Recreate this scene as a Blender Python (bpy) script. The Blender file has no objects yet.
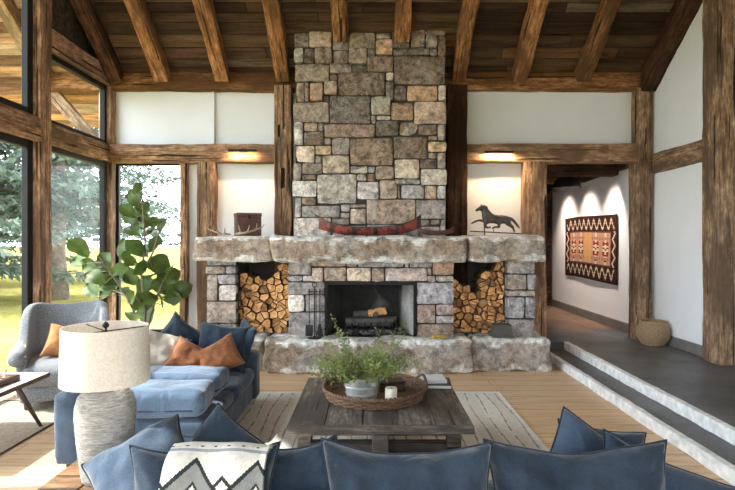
import bpy, bmesh, math, random
from mathutils import Vector, Matrix, noise
R = math.radians
S = bpy.context.scene
COL = S.collection
rnd = random.Random(7)
H, F = 1.55, 551.0            # eye height, focal length in pixels of a 735-wide frame

def at(px, py, d):            # a pixel of the photograph at a known distance -> metres
    return Vector(((px - 370.0) * d / F, d, H - (py - 240.0) * d / F))
def nz(p, s=1.0, seed=0.0):
    return noise.noise(Vector((p[0] * s + seed * 7.3, p[1] * s - seed * 3.1, p[2] * s + seed * 1.7)))

# ------------------------------------------------------------------ materials
def mat(name):
    m = bpy.data.materials.new(name); m.use_nodes = True
    nt = m.node_tree; b = nt.nodes['Principled BSDF']
    return m, nt, b
def N(nt, t, **kw):
    n = nt.nodes.new(t)
    for k, v in kw.items():
        if k.startswith('i_'):
            n.inputs[k[2:].replace('_', ' ')].default_value = v
        else: setattr(n, k, v)
    return n
def ramp(nt, fac, stops):
    r = nt.nodes.new('ShaderNodeValToRGB'); e = r.color_ramp.elements
    while len(e) < len(stops): e.new(0.5)
    for el, (p, c) in zip(e, stops):
        el.position = p; el.color = (*c, 1) if len(c) == 3 else c
    nt.links.new(fac, r.inputs[0]); return r.outputs[0]
def mixc(nt, a, b, f, mode='MIX'):
    n = nt.nodes.new('ShaderNodeMix'); n.data_type = 'RGBA'; n.blend_type = mode
    for sock, v in ((n.inputs[0], f), (n.inputs[6], a), (n.inputs[7], b)):
        if hasattr(v, 'is_output'): nt.links.new(v, sock)
        else: sock.default_value = v if not isinstance(v, tuple) else ((*v, 1) if len(v) == 3 else v)
    return n.outputs[2]
def coords(nt, scale=(1, 1, 1), kind='Object', randomise=True):
    tc = nt.nodes.new('ShaderNodeTexCoord'); mp = nt.nodes.new('ShaderNodeMapping')
    nt.links.new(tc.outputs[kind], mp.inputs[0]); mp.inputs['Scale'].default_value = scale
    if randomise:
        oi = nt.nodes.new('ShaderNodeObjectInfo'); mu = N(nt, 'ShaderNodeMath', operation='MULTIPLY'); mu.inputs[1].default_value = 37.0
        nt.links.new(oi.outputs['Random'], mu.inputs[0]); nt.links.new(mu.outputs[0], mp.inputs['Location'])
    return mp.outputs[0]
def tex_noise(nt, vec, scale, detail=4, rough=.55, dist=0):
    n = N(nt, 'ShaderNodeTexNoise'); n.inputs['Scale'].default_value = scale; n.inputs['Detail'].default_value = detail
    n.inputs['Roughness'].default_value = rough; n.inputs['Distortion'].default_value = dist
    if vec is not None: nt.links.new(vec, n.inputs['Vector'])
    return n.outputs[0]
def bump(nt, b, h, strength=.3, dist=.01):
    n = N(nt, 'ShaderNodeBump'); n.inputs['Strength'].default_value = strength; n.inputs['Distance'].default_value = dist
    nt.links.new(h, n.inputs['Height']); nt.links.new(n.outputs[0], b.inputs['Normal'])
def plain(name, c, rough=.5, metal=0, nscale=20, var=.18, bmp=.15, bd=.004, spec=.5):
    m, nt, b = mat(name)
    v = coords(nt); f = tex_noise(nt, v, nscale)
    lo = tuple(x * (1 - var) for x in c); hi = tuple(min(1, x * (1 + var)) for x in c)
    nt.links.new(ramp(nt, f, [(.3, lo), (.7, hi)]), b.inputs['Base Color'])
    b.inputs['Roughness'].default_value = rough; b.inputs['Metallic'].default_value = metal
    b.inputs['Specular IOR Level'].default_value = spec
    if bmp: bump(nt, b, f, bmp, bd)
    return m
def timber_mat(name, dark, mid, light, grain=9.0, rough=.85, tint=.25):
    m, nt, b = mat(name)
    v = coords(nt, (.9, grain * 1.7, grain * 1.7)); g = tex_noise(nt, v, 1.6, 9, .72, .8)
    v2 = coords(nt, (.8, 2.2, 2.2)); big = tex_noise(nt, v2, 1.3, 3)
    c = ramp(nt, g, [(.33, dark), (.5, mid), (.66, light)])
    vf = coords(nt, (7, 30, 30)); fine = tex_noise(nt, vf, 1.5, 5, .65)
    vm = coords(nt, (3.2, 5, 5)); mot = tex_noise(nt, vm, 1.8, 4, .6)
    c = mixc(nt, c, ramp(nt, fine, [(.38, (.62, .6, .58)), (.62, (1.28, 1.28, 1.28))]), 1.0, 'MULTIPLY')
    c = mixc(nt, c, ramp(nt, mot, [(.38, (.72, .68, .65)), (.6, (1.15, 1.15, 1.15))]), 1.0, 'MULTIPLY')
    c2 = mixc(nt, c, tuple(x * .35 for x in mid), ramp(nt, big, [(.4, (.85, .85, .85)), (.52, (0, 0, 0))]))
    v3 = coords(nt, (.7, 26, 26)); cr = tex_noise(nt, v3, 1.0, 2, .4, .3)      # drying cracks along the grain
    crk = ramp(nt, cr, [(.345, (1, 1, 1)), (.365, (0, 0, 0))])
    c3 = mixc(nt, c2, tuple(x * .12 for x in mid), crk)
    oi = nt.nodes.new('ShaderNodeObjectInfo')
    br = ramp(nt, oi.outputs['Random'], [(0, (1 - tint,) * 3), (1, (1 + tint * .6,) * 3)])
    nt.links.new(mixc(nt, c3, br, 1.0, 'MULTIPLY'), b.inputs['Base Color'])
    b.inputs['Roughness'].default_value = rough; b.inputs['Specular IOR Level'].default_value = .25
    mx = N(nt, 'ShaderNodeMath', operation='SUBTRACT'); nt.links.new(g, mx.inputs[0]); nt.links.new(crk, mx.inputs[1])
    bump(nt, b, mx.outputs[0], .55, .02)
    return m
def attr_mat(name, rough=.9, nscale=9, var=.45, bmp=.5, bd=.02, veins=False, spec=.3, fine=60, kind='Object', sc=(1, 1, 1)):
    m, nt, b = mat(name)
    a = N(nt, 'ShaderNodeAttribute', attribute_name='Col')
    v = coords(nt, sc, kind); f = tex_noise(nt, v, nscale, 7, .68, .4); f2 = tex_noise(nt, v, fine, 4, .6)
    br = ramp(nt, f, [(.36, (1 - var,) * 3), (.5, (1, 1, 1)), (.64, (1 + var,) * 3)])
    c = mixc(nt, a.outputs[0], br, 1.0, 'MULTIPLY')
    fb = ramp(nt, f2, [(.38, (1 - var * .38,) * 3), (.62, (1 + var * .32,) * 3)])
    c = mixc(nt, c, fb, 1.0, 'MULTIPLY')
    if veins:
        w = tex_noise(nt, v, 3.2, 6, .7, 1.6)
        vm = ramp(nt, w, [(.485, (0, 0, 0)), (.5, (.55, .55, .55)), (.515, (0, 0, 0))])
        c = mixc(nt, c, (.62, .57, .5), vm)
        rust = tex_noise(nt, v, 5.5, 5, .6, .8)
        c = mixc(nt, c, (.26, .13, .06), ramp(nt, rust, [(.6, (0, 0, 0)), (.72, (.5, .5, .5))]))
        pale = tex_noise(nt, v, 2.6, 8, .75, .9)
        c = mixc(nt, c, (.68, .66, .63), ramp(nt, pale, [(.56, (0, 0, 0)), (.7, (.6, .6, .6))]))
    nt.links.new(c, b.inputs['Base Color'])
    b.inputs['Roughness'].default_value = rough; b.inputs['Specular IOR Level'].default_value = spec
    if bmp: bump(nt, b, f, bmp, bd)
    return m
def fabric(name, c, light=1.35, scale=260, nap=4, rough=.95, sheen=.3, contrast=.22, wrinkle=.35):
    m, nt, b = mat(name)
    v = coords(nt); f = tex_noise(nt, v, nap, 5, .6); w = tex_noise(nt, v, scale, 2)
    cc = ramp(nt, f, [(.3, tuple(x * (1 - contrast) for x in c)), (.7, tuple(min(1, x * light) for x in c))])
    wv = ramp(nt, w, [(.3, (.75,) * 3), (.7, (1.2,) * 3)])
    nt.links.new(mixc(nt, cc, wv, 1.0, 'MULTIPLY'), b.inputs['Base Color'])
    b.inputs['Roughness'].default_value = rough; b.inputs['Specular IOR Level'].default_value = .15
    b.inputs['Sheen Weight'].default_value = sheen; b.inputs['Sheen Roughness'].default_value = .4
    wk = tex_noise(nt, v, 7, 2, .5, .9)
    b1 = N(nt, 'ShaderNodeBump'); b1.inputs['Strength'].default_value = wrinkle; b1.inputs['Distance'].default_value = .03; nt.links.new(wk, b1.inputs['Height'])
    b2 = N(nt, 'ShaderNodeBump'); b2.inputs['Strength'].default_value = .35; b2.inputs['Distance'].default_value = .003
    nt.links.new(w, b2.inputs['Height']); nt.links.new(b1.outputs[0], b2.inputs['Normal']); nt.links.new(b2.outputs[0], b.inputs['Normal'])
    return m
def plank_floor(name, c1, c2, seam, sx, sy, rough, along='x'):
    m, nt, b = mat(name)
    tc = nt.nodes.new('ShaderNodeTexCoord'); mp = nt.nodes.new('ShaderNodeMapping')
    nt.links.new(tc.outputs['Object'], mp.inputs[0])
    if along == 'y': mp.inputs['Rotation'].default_value = (0, 0, R(90))
    br = N(nt, 'ShaderNodeTexBrick'); br.inputs['Scale'].default_value = 1
    br.inputs['Brick Width'].default_value = sx; br.inputs['Row Height'].default_value = sy
    br.inputs['Mortar Size'].default_value = .0035; br.inputs['Mortar Smooth'].default_value = .2
    br.inputs['Color1'].default_value = (*c1, 1); br.inputs['Color2'].default_value = (*c2, 1); br.inputs['Mortar'].default_value = (*seam, 1)
    nt.links.new(mp.outputs[0], br.inputs['Vector'])
    m2 = nt.nodes.new('ShaderNodeMapping'); m2.inputs['Scale'].default_value = (1, 12, 1)
    nt.links.new(mp.outputs[0], m2.inputs[0])
    g = tex_noise(nt, m2.outputs[0], 2.2, 7, .62, .8)
    gr = ramp(nt, g, [(.36, (.8, .77, .74)), (.5, (1, 1, 1)), (.64, (1.1, 1.1, 1.1))])
    nt.links.new(mixc(nt, br.outputs['Color'], gr, 1.0, 'MULTIPLY'), b.inputs['Base Color'])
    b.inputs['Roughness'].default_value = rough
    bump(nt, b, g, .1, .003)
    return m

M = {}
M['hewn'] = timber_mat('hewn_timber', (.19, .1, .06), (.47, .285, .175), (.68, .48, .335))
M['hewn_grey'] = timber_mat('weathered_timber', (.1, .06, .038), (.3, .195, .125), (.5, .36, .25))
M['hewn_orange'] = timber_mat('rafter_timber', (.11, .045, .019), (.34, .165, .07), (.54, .305, .15))
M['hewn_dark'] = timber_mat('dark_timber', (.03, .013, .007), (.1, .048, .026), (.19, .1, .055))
M['boards'] = attr_mat('ceiling_boards', .9, 2.2, .55, .4, .01, sc=(.6, 6, 6), fine=30)
M['stone'] = attr_mat('field_stone', .88, 13, .55, .9, .04, veins=True)
M['slab'] = attr_mat('slab_stone', .85, 8, .5, .9, .05, veins=True)
M['mortar'] = plain('mortar', (.055, .048, .042), .95, nscale=30, bmp=.4)
M['white'] = plain('white_plaster', (.83, .86, .9), .9, nscale=3, var=.02, bmp=.03)
M['oak'] = plank_floor('oak_planks', (.74, .52, .32), (.66, .44, .255), (.2, .12, .06), 2.6, .21, .5)
M['slate'] = attr_mat('slate_floor', .42, 2.2, .3, .15, .006, fine=25)
M['riser'] = plain('chiselled_light_stone', (.9, .9, .89), .8, nscale=14, var=.3, bmp=.6, bd=.02)
M['base'] = plain('grey_baseboard', (.17, .165, .16), .6, nscale=8, bmp=.1)
M['black'] = plain('black_metal', (.01, .01, .011), .55, 0, nscale=40, bmp=.05, spec=.25)
M['steel_black'] = plain('blackened_steel', (.03, .03, .032), .45, .7, nscale=30, bmp=.1)
M['soot'] = attr_mat('firebrick', .95, 3.5, .3, .3, .01, fine=30)
M['blue'] = fabric('blue_linen', (.022, .033, .05), 1.6, contrast=.3, wrinkle=.6)
M['blue_sunlit'] = fabric('sunlit_blue_linen', (.085, .125, .19), 1.4, wrinkle=.6)  # the sofa's blue linen with window sun put into its colour
M['blue_mid'] = fabric('sofa_blue_linen', (.047, .068, .102), 1.5, contrast=.3, wrinkle=.5)  # same linen as the darker blue, lightened to paint in window light
M['navy'] = fabric('navy_linen', (.03, .043, .066), 1.4)
M['pipe'] = fabric('dark_piping', (.022, .03, .046))
M['chairgrey'] = fabric('grey_tweed', (.19, .2, .215), 1.3, scale=140, nap=70, contrast=.3, wrinkle=0)
M['leather'] = fabric('tan_suede', (.36, .155, .06), 1.3, nap=6, scale=90, contrast=.3)
M['leather_dark'] = fabric('brown_suede', (.24, .095, .042), 1.3, nap=6, scale=90, contrast=.3)
M['beige'] = fabric('beige_linen', (.4, .34, .28), 1.1, nap=12, contrast=.1)
M['table'] = timber_mat('grey_brown_table_wood', (.06, .05, .044), (.17, .145, .127), (.3, .265, .235), 10, .6, .05)
M['endwood'] = timber_mat('honey_table_wood', (.14, .07, .03), (.36, .2, .1), (.52, .33, .19), 10, .5, .05)
M['walnut'] = plain('dark_walnut', (.05, .028, .017), .45, nscale=25, var=.35)
M['washed'] = plain('whitewashed_top', (.62, .58, .54), .5, nscale=9, var=.15)
M['wicker'] = plain('brown_wicker', (.17, .095, .055), .8, nscale=90, var=.6, bmp=.4)
M['wicker_light'] = plain('straw_wicker', (.36, .25, .15), .85, nscale=70, var=.4, bmp=.4)
M['zinc'] = plain('galvanised_zinc', (.55, .57, .58), .42, .75, nscale=7, var=.25, bmp=.05)
M['wax'] = plain('cream_wax', (.85, .8, .68), .5, nscale=5, var=.04, bmp=0)
M['ceramic'] = attr_mat('crackled_ceramic', .75, 26, .4, .8, .008, fine=80, sc=(1, 1, 7))
M['rug'] = attr_mat('woven_rug', .98, 30, .12, .3, .004, fine=160, spec=.1)
M['blanket'] = attr_mat('wool_blanket', .98, 40, .12, .4, .004, fine=220, spec=.1)
M['bark'] = plain('log_bark', (.16, .085, .045), .95, nscale=14, var=.6, bmp=.6, bd=.01)
M['box'] = plain('dark_red_wood', (.085, .032, .024), .5, nscale=9, var=.4)
M['antler'] = plain('antler_bone', (.36, .29, .21), .6, nscale=12, var=.35)
M['bronze'] = plain('verdigris_bronze', (.085, .08, .07), .55, .55, nscale=14, var=.5, bmp=.3)
M['paper'] = plain('book_pages', (.78, .76, .72), .8, nscale=40, var=.06, bmp=0)
M['coverw'] = plain('pale_cover', (.66, .67, .68), .5, nscale=10, var=.08, bmp=0)
M['coverd'] = plain('dark_cover', (.03, .028, .03), .5, nscale=10, var=.2, bmp=0)
M['ash'] = plain('ash_logs', (.09, .08, .075), .95, nscale=10, var=.5, bmp=.5)
M['tree_bark'] = plain('spruce_bark', (.2, .155, .125), .95, nscale=6, var=.45, bmp=.5, bd=.03)
M['soffit'] = timber_mat('pale_soffit_wood', (.2, .13, .08), (.42, .29, .19), (.58, .44, .31))
M['soil'] = plain('potting_soil', (.03, .02, .014), .95)
M['pot'] = plain('dark_planter', (.07, .065, .06), .7)
M['chess_pale'] = plain('pale_chess_wood', (.5, .38, .25), .4)
M['chess_dark'] = plain('dark_chess_wood', (.05, .03, .02), .4)
M['yellow'] = plain('ochre_cloth', (.5, .34, .06), .8)

def leaf_mat(name, c, trans=.35, var=.45, rough=.4):
    m, nt, b = mat(name)
    v = coords(nt, randomise=False); f = tex_noise(nt, v, 5, 3)
    cc = ramp(nt, f, [(.3, tuple(x * (1 - var) for x in c)), (.7, tuple(x * (1 + var) for x in c))])
    nt.links.new(cc, b.inputs['Base Color']); b.inputs['Roughness'].default_value = rough
    t = N(nt, 'ShaderNodeBsdfTranslucent'); nt.links.new(cc, t.inputs[0])
    mx = N(nt, 'ShaderNodeMixShader'); mx.inputs[0].default_value = trans
    o = nt.nodes['Material Output']
    nt.links.new(b.outputs[0], mx.inputs[1]); nt.links.new(t.outputs[0], mx.inputs[2]); nt.links.new(mx.outputs[0], o.inputs[0])
    return m
M['fig'] = leaf_mat('fig_leaf', (.085, .135, .03), .35, .4, .5)
M['herb'] = leaf_mat('herb_leaf', (.26, .31, .11), .35)
M['spruce'] = leaf_mat('spruce_needles', (.12, .16, .125), .3, .5, .9)
M['pine'] = leaf_mat('pine_needles', (.17, .22, .14), .3, .4, .8)

def shade_mat():
    m, nt, b = mat('linen_lamp_shade')
    v = coords(nt, (1, 1, .35)); f = tex_noise(nt, v, 180, 2); v2 = coords(nt, (.35, .35, 1)); f2 = tex_noise(nt, v2, 180, 2)
    ad = N(nt, 'ShaderNodeMath', operation='ADD'); nt.links.new(f, ad.inputs[0]); nt.links.new(f2, ad.inputs[1])
    hf = N(nt, 'ShaderNodeMath', operation='MULTIPLY'); hf.inputs[1].default_value = .5; nt.links.new(ad.outputs[0], hf.inputs[0])
    c = ramp(nt, hf.outputs[0], [(.3, (.66, .6, .53)), (.7, (.88, .83, .76))])
    nt.links.new(c, b.inputs['Base Color']); b.inputs['Roughness'].default_value = .95
    t = N(nt, 'ShaderNodeBsdfTranslucent'); nt.links.new(c, t.inputs[0])
    mx = N(nt, 'ShaderNodeMixShader'); mx.inputs[0].default_value = .3
    o = nt.nodes['Material Output']
    nt.links.new(b.outputs[0], mx.inputs[1]); nt.links.new(t.outputs[0], mx.inputs[2]); nt.links.new(mx.outputs[0], o.inputs[0])
    return m
M['shade'] = shade_mat()
def glass_mat():
    m, nt, b = mat('window_glass'); nt.nodes.remove(b)
    t = N(nt, 'ShaderNodeBsdfTransparent'); t.inputs[0].default_value = (.95, .97, .97, 1)
    g = N(nt, 'ShaderNodeBsdfGlossy'); g.inputs['Roughness'].default_value = .02
    lw = N(nt, 'ShaderNodeLayerWeight'); pw = N(nt, 'ShaderNodeMath', operation='POWER'); pw.inputs[1].default_value = 4.0; nt.links.new(lw.outputs['Facing'], pw.inputs[0])
    fr = N(nt, 'ShaderNodeMath', operation='MULTIPLY_ADD'); fr.inputs[1].default_value = .05; fr.inputs[2].default_value = .012; nt.links.new(pw.outputs[0], fr.inputs[0])
    mx = N(nt, 'ShaderNodeMixShader'); nt.links.new(fr.outputs[0], mx.inputs[0])
    nt.links.new(t.outputs[0], mx.inputs[1]); nt.links.new(g.outputs[0], mx.inputs[2]); nt.links.new(mx.outputs[0], nt.nodes['Material Output'].inputs[0])
    return m
M['glass'] = glass_mat()
def lawn_mat():
    m, nt, b = mat('sunlit_meadow')
    v = coords(nt, randomise=False); f = tex_noise(nt, v, .35, 5); f2 = tex_noise(nt, v, 9, 3)
    c = ramp(nt, f, [(.35, (.2, .18, .05)), (.6, (.3, .25, .085))])
    nt.links.new(mixc(nt, c, ramp(nt, f2, [(.3, (.7,) * 3), (.7, (1.25,) * 3)]), 1.0, 'MULTIPLY'), b.inputs['Base Color'])
    b.inputs['Roughness'].default_value = 1; b.inputs['Specular IOR Level'].default_value = 0
    return m
M['lawn'] = lawn_mat()
def log_end():
    m, nt, b = mat('split_log_end')
    v = coords(nt, (1, .3, 1)); f = tex_noise(nt, v, 26, 4, .6, .5)
    c = ramp(nt, f, [(.36, (.48, .23, .08)), (.52, (.74, .43, .18)), (.66, (.88, .62, .34))])
    oi = nt.nodes.new('ShaderNodeObjectInfo')
    t = ramp(nt, oi.outputs['Random'], [(0, (.22, .17, .16)), (.1, (.5, .42, .38)), (.35, (.85, .72, .6)), (1, (1.1, 1, .92))])
    nt.links.new(mixc(nt, c, t, 1.0, 'MULTIPLY'), b.inputs['Base Color']); b.inputs['Roughness'].default_value = .85
    bump(nt, b, f, .3, .006)
    return m
M['logend'] = log_end()
def canoe_mat():
    m, nt, b = mat('painted_red_hull')
    v = coords(nt, randomise=False)
    sp = N(nt, 'ShaderNodeSeparateXYZ'); nt.links.new(v, sp.inputs[0])
    w = N(nt, 'ShaderNodeTexVoronoi'); w.inputs['Scale'].default_value = 17; nt.links.new(v, w.inputs['Vector'])
    bl = ramp(nt, w.outputs['Distance'], [(.13, (1, 1, 1)), (.17, (0, 0, 0)), (.6, (0, 0, 0)), (.66, (.8, .8, .8))])
    c = mixc(nt, (.24, .04, .027), (.03, .015, .014), bl)
    v2 = N(nt, 'ShaderNodeMath', operation='SINE'); mu = N(nt, 'ShaderNodeMath', operation='MULTIPLY'); mu.inputs[1].default_value = 24
    nt.links.new(sp.outputs[0], mu.inputs[0]); nt.links.new(mu.outputs[0], v2.inputs[0])
    c = mixc(nt, c, (.02, .013, .012), ramp(nt, v2.outputs[0], [(.8, (0, 0, 0)), (.84, (.9, .9, .9))]))
    nt.links.new(c, b.inputs['Base Color']); b.inputs['Roughness'].default_value = .45
    return m
M['canoe'] = canoe_mat()

# ------------------------------------------------------------------ mesh helpers
class MB:
    def __init__(s): s.v, s.f, s.c, s.m = [], [], [], []
    def add(s, vs, fs, col=None, mi=0):
        k = len(s.v); s.v += [tuple(v) for v in vs]
        for i, f in enumerate(fs):
            s.f.append(tuple(k + j for j in f))
            s.c.append(col[i] if isinstance(col, list) else (col or (1, 1, 1))); s.m.append(mi)
        return s
    def box(s, lo, hi, col=None, mi=0):
        x0, y0, z0 = lo; x1, y1, z1 = hi
        return s.add([(x0,y0,z0),(x1,y0,z0),(x1,y1,z0),(x0,y1,z0),(x0,y0,z1),(x1,y0,z1),(x1,y1,z1),(x0,y1,z1)],
                     [(0,3,2,1),(4,5,6,7),(0,1,5,4),(1,2,6,5),(2,3,7,6),(3,0,4,7)], col, mi)
    def rbox(s, lo, hi, r=.02, seg=3, n=0.0, ns=4, cuts=0, seed=0, puff=0, mi=0, col=None, emin=.12):
        bm = bmesh.new(); lo, hi = Vector(lo), Vector(hi)
        bmesh.ops.create_cube(bm, size=1)
        for v in bm.verts: v.co = Vector(((v.co.x + .5) * (hi.x - lo.x) + lo.x, (v.co.y + .5) * (hi.y - lo.y) + lo.y, (v.co.z + .5) * (hi.z - lo.z) + lo.z))
        bmesh.ops.bevel(bm, geom=bm.edges[:], offset=r, segments=seg, profile=.5, affect='EDGES', clamp_overlap=True)
        if cuts:
            L = max(hi - lo)
            for _ in range(cuts):
                e = [x for x in bm.edges if (emin > .1 and x.calc_length() > L / 2 ** (_ + 1) * .6) or x.calc_length() > emin]
                if e: bmesh.ops.subdivide_edges(bm, edges=e, cuts=1, use_grid_fill=True)
        c = (lo + hi) / 2; h = (hi - lo) / 2
        for v in bm.verts:
            p = v.co.copy()
            if puff:
                q = Vector(((p.x - c.x) / h.x, (p.y - c.y) / h.y, (p.z - c.z) / h.z))
                for a in range(3):
                    o = [k for k in range(3) if k != a]
                    v.co[a] += puff * q[a] * max(0, 1 - q[o[0]] ** 2) * max(0, 1 - q[o[1]] ** 2)
            if n:
                v.co += Vector((nz(p, ns, seed), nz(p, ns, seed + 11), nz(p, ns, seed + 23))) * n
        bm.verts.index_update()
        s.add([v.co for v in bm.verts], [[v.index for v in f.verts] for f in bm.faces], col, mi); bm.free(); return s
    def tube(s, path, rad, n=8, cap=True, col=None, mi=0):
        path = [Vector(p) for p in path]; rs = rad if isinstance(rad, (list, tuple)) else [rad] * len(path)
        vs, fs = [], []; up = None
        for i, p in enumerate(path):
            t = (path[min(i + 1, len(path) - 1)] - path[max(i - 1, 0)]).normalized()
            if up is None: up = t.orthogonal().normalized()
            up = (up - t * up.dot(t))
            up = up.normalized() if up.length > 1e-6 else t.orthogonal().normalized()
            b = t.cross(up)
            for k in range(n):
                a = 2 * math.pi * k / n; vs.append(p + (up * math.cos(a) + b * math.sin(a)) * rs[i])
        for i in range(len(path) - 1):
            for k in range(n): fs.append((i*n+k, i*n+(k+1)%n, (i+1)*n+(k+1)%n, (i+1)*n+k))
        if cap: fs += [tuple(range(n))[::-1], tuple((len(path)-1)*n+k for k in range(n))]
        return s.add(vs, fs, col, mi)
    def lathe(s, prof, n=32, c=(0, 0, 0), sx=1, sy=1, col=None, mi=0):
        vs, fs = [], []
        for r, z in prof:
            for k in range(n):
                a = 2 * math.pi * k / n; vs.append((c[0] + r * sx * math.cos(a), c[1] + r * sy * math.sin(a), c[2] + z))
        for i in range(len(prof) - 1):
            for k in range(n): fs.append((i*n+k, i*n+(k+1)%n, (i+1)*n+(k+1)%n, (i+1)*n+k))
        fs += [tuple(range(n))[::-1], tuple((len(prof)-1)*n+k for k in range(n))]
        return s.add(vs, fs, col, mi)
    def grid(s, fn, nu, nv, col=None, mi=0):
        vs = [fn(i / nu, j / nv) for j in range(nv + 1) for i in range(nu + 1)]
        fs, cs = [], []
        for j in range(nv):
            for i in range(nu):
                a = j * (nu + 1) + i; fs.append((a, a + 1, a + nu + 2, a + nu + 1))
                if callable(col): cs.append(col((i + .5) / nu, (j + .5) / nv))
        return s.add(vs, fs, cs if callable(col) else col, mi)
    def build(s, name, mats, parent=None, loc=(0, 0, 0), rot=(0, 0, 0), smooth=False, fix=True, weld=False):
        me = bpy.data.meshes.new(name); me.from_pydata(s.v, [], s.f)
        for m in (mats if isinstance(mats, (list, tuple)) else [mats]): me.materials.append(m)
        if any(c != (1, 1, 1) for c in s.c):
            a = me.color_attributes.new('Col', 'FLOAT_COLOR', 'CORNER'); k = 0; buf = []
            for f, c in zip(s.f, s.c): buf += [c[0], c[1], c[2], 1.0] * len(f)
            a.data.foreach_set('color', buf)
        me.polygons.foreach_set('material_index', s.m)
        if fix or weld:
            bm = bmesh.new(); bm.from_mesh(me)
            if weld: bmesh.ops.remove_doubles(bm, verts=bm.verts[:], dist=weld if isinstance(weld, float) else 1e-4)
            if fix: bmesh.ops.recalc_face_normals(bm, faces=bm.faces[:])
            bm.to_mesh(me); bm.free()
        if smooth:
            me.polygons.foreach_set('use_smooth', [True] * len(me.polygons))
            if smooth is not True: 
                try: me.set_sharp_from_angle(angle=R(smooth))
                except Exception: pass
        me.update()
        o = bpy.data.objects.new(name, me); COL.objects.link(o)
        if parent: o.parent = parent
        o.location = loc; o.rotation_euler = rot
        return o
def tag(o, label=None, cat=None, group=None, kind=None):
    for k, v in (('label', label), ('category', cat), ('group', group), ('kind', kind)):
        if v: o[k] = v
    return o
def thing(name, label, cat, loc=(0, 0, 0), rz=0, group=None, kind=None):
    o = bpy.data.objects.new(name, None); COL.objects.link(o); o.empty_display_size = .1
    o.location = loc; o.rotation_euler = (0, 0, rz)
    return tag(o, label, cat, group, kind)
def dup(root, loc, rz=None, label=None):
    r = root.copy(); COL.objects.link(r); r.location = loc
    if rz is not None: r.rotation_euler = (0, 0, rz)
    if label: r['label'] = label
    for ch in list(root.children):
        c = ch.copy(); COL.objects.link(c); c.parent = r
        for g in ch.children:
            d = g.copy(); COL.objects.link(d); d.parent = c
    return r
def evaluated(o, name, m, parent=None, smooth=True):
    dg = bpy.context.evaluated_depsgraph_get(); me = bpy.data.meshes.new_from_object(o.evaluated_get(dg))
    mx = o.matrix_world.copy(); old = o.data; par, loc, rot = o.parent, o.location.copy(), o.rotation_euler.copy()
    bpy.data.objects.remove(o)
    me.name = name; me.materials.clear(); me.materials.append(m)
    me.polygons.foreach_set('use_smooth', [smooth] * len(me.polygons))
    n = bpy.data.objects.new(name, me); COL.objects.link(n); n.parent = parent; n.location = loc; n.rotation_euler = rot
    return n
def skin(name, pts, edges, m, parent=None, loc=(0, 0, 0), rot=(0, 0, 0), flat=1.0, sub=2, root=0):
    me = bpy.data.meshes.new(name); me.from_pydata([p[:3] for p in pts], edges, [])
    o = bpy.data.objects.new(name, me); COL.objects.link(o); o.location = loc; o.rotation_euler = rot
    o.modifiers.new('s', 'SKIN'); sv = me.skin_vertices[0].data
    for i, p in enumerate(pts): sv[i].radius = (p[3], p[3] * (p[4] if len(p) > 4 else 1)); sv[i].use_root = (i == root)
    o.modifiers.new('d', 'SUBSURF').levels = sub
    return evaluated(o, name, m, parent)

def timber(name, label, cat, p0, p1, w, h, m, seed=0, rough=.012, roll=None, kind='structure', parent=None):
    """A hand-hewn beam from p0 to p1 (its centre line), w wide and h high, with wavering faces."""
    p0, p1 = Vector(p0), Vector(p1); d = p1 - p0; L = d.length; x = d.normalized()
    ref = Vector((0, 1, 0)) if abs(x.z) > .9 else Vector((0, 0, 1))
    if abs(x.z) > .9: yv = ref.cross(x).normalized(); zv = x.cross(yv)
    else: yv = ref.cross(x).normalized(); zv = x.cross(yv).normalized()
    b = MB(); n = max(4, int(L / .13)); r = .018
    sec = []
    for sx, sy in ((1, 1), (-1, 1), (-1, -1), (1, -1)):
        cy, cz = sx * (w / 2 - r), sy * (h / 2 - r); a0 = {(1,1):0, (-1,1):90, (-1,-1):180, (1,-1):270}[(sx, sy)]
        for k in range(3):
            a = R(a0 + 45 * k); sec.append((cy + r * math.cos(a), cz + r * math.sin(a)))
        nx = {(1,1):(0,h/2), (-1,1):(-w/2,0), (-1,-1):(0,-h/2), (1,-1):(w/2,0)}[(sx, sy)]
        sec.append(nx)
    K = len(sec); vs, fs = [], []
    for i in range(n + 1):
        t = L * i / n
        for k, (y, z) in enumerate(sec):
            q = Vector((t * 2.2, y * 3, z * 3)); e = rough
            vs.append((t - L / 2, y + e * nz(q, 1, seed + 1) + e * .7 * nz(q, 3.2, seed), z + e * nz(q, 1, seed + 5) + e * .7 * nz(q, 3.2, seed + 9)))
    for i in range(n):
        for k in range(K): fs.append((i*K+k, i*K+(k+1)%K, (i+1)*K+(k+1)%K, (i+1)*K+k))
    fs += [tuple(range(K))[::-1], tuple(n*K+k for k in range(K))]
    b.add(vs, fs)
    o = b.build(name, m, parent, smooth=35)
    mx = Matrix((x, yv, zv)).transposed().to_4x4(); mx.translation = (p0 + p1) / 2
    o.matrix_world = mx
    return tag(o, label, cat, kind=kind)
def structure(name, b, m, label=None, cat=None, parent=None, smooth=False):
    o = b.build(name, m, parent, smooth=smooth)
    if not parent: tag(o, label, cat, kind='structure')
    return o
def jitter(c, a=.12, b=.05):
    k = 1 + rnd.uniform(-a, a); return tuple(max(.01, x * k * (1 + rnd.uniform(-b, b))) for x in c)
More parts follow.
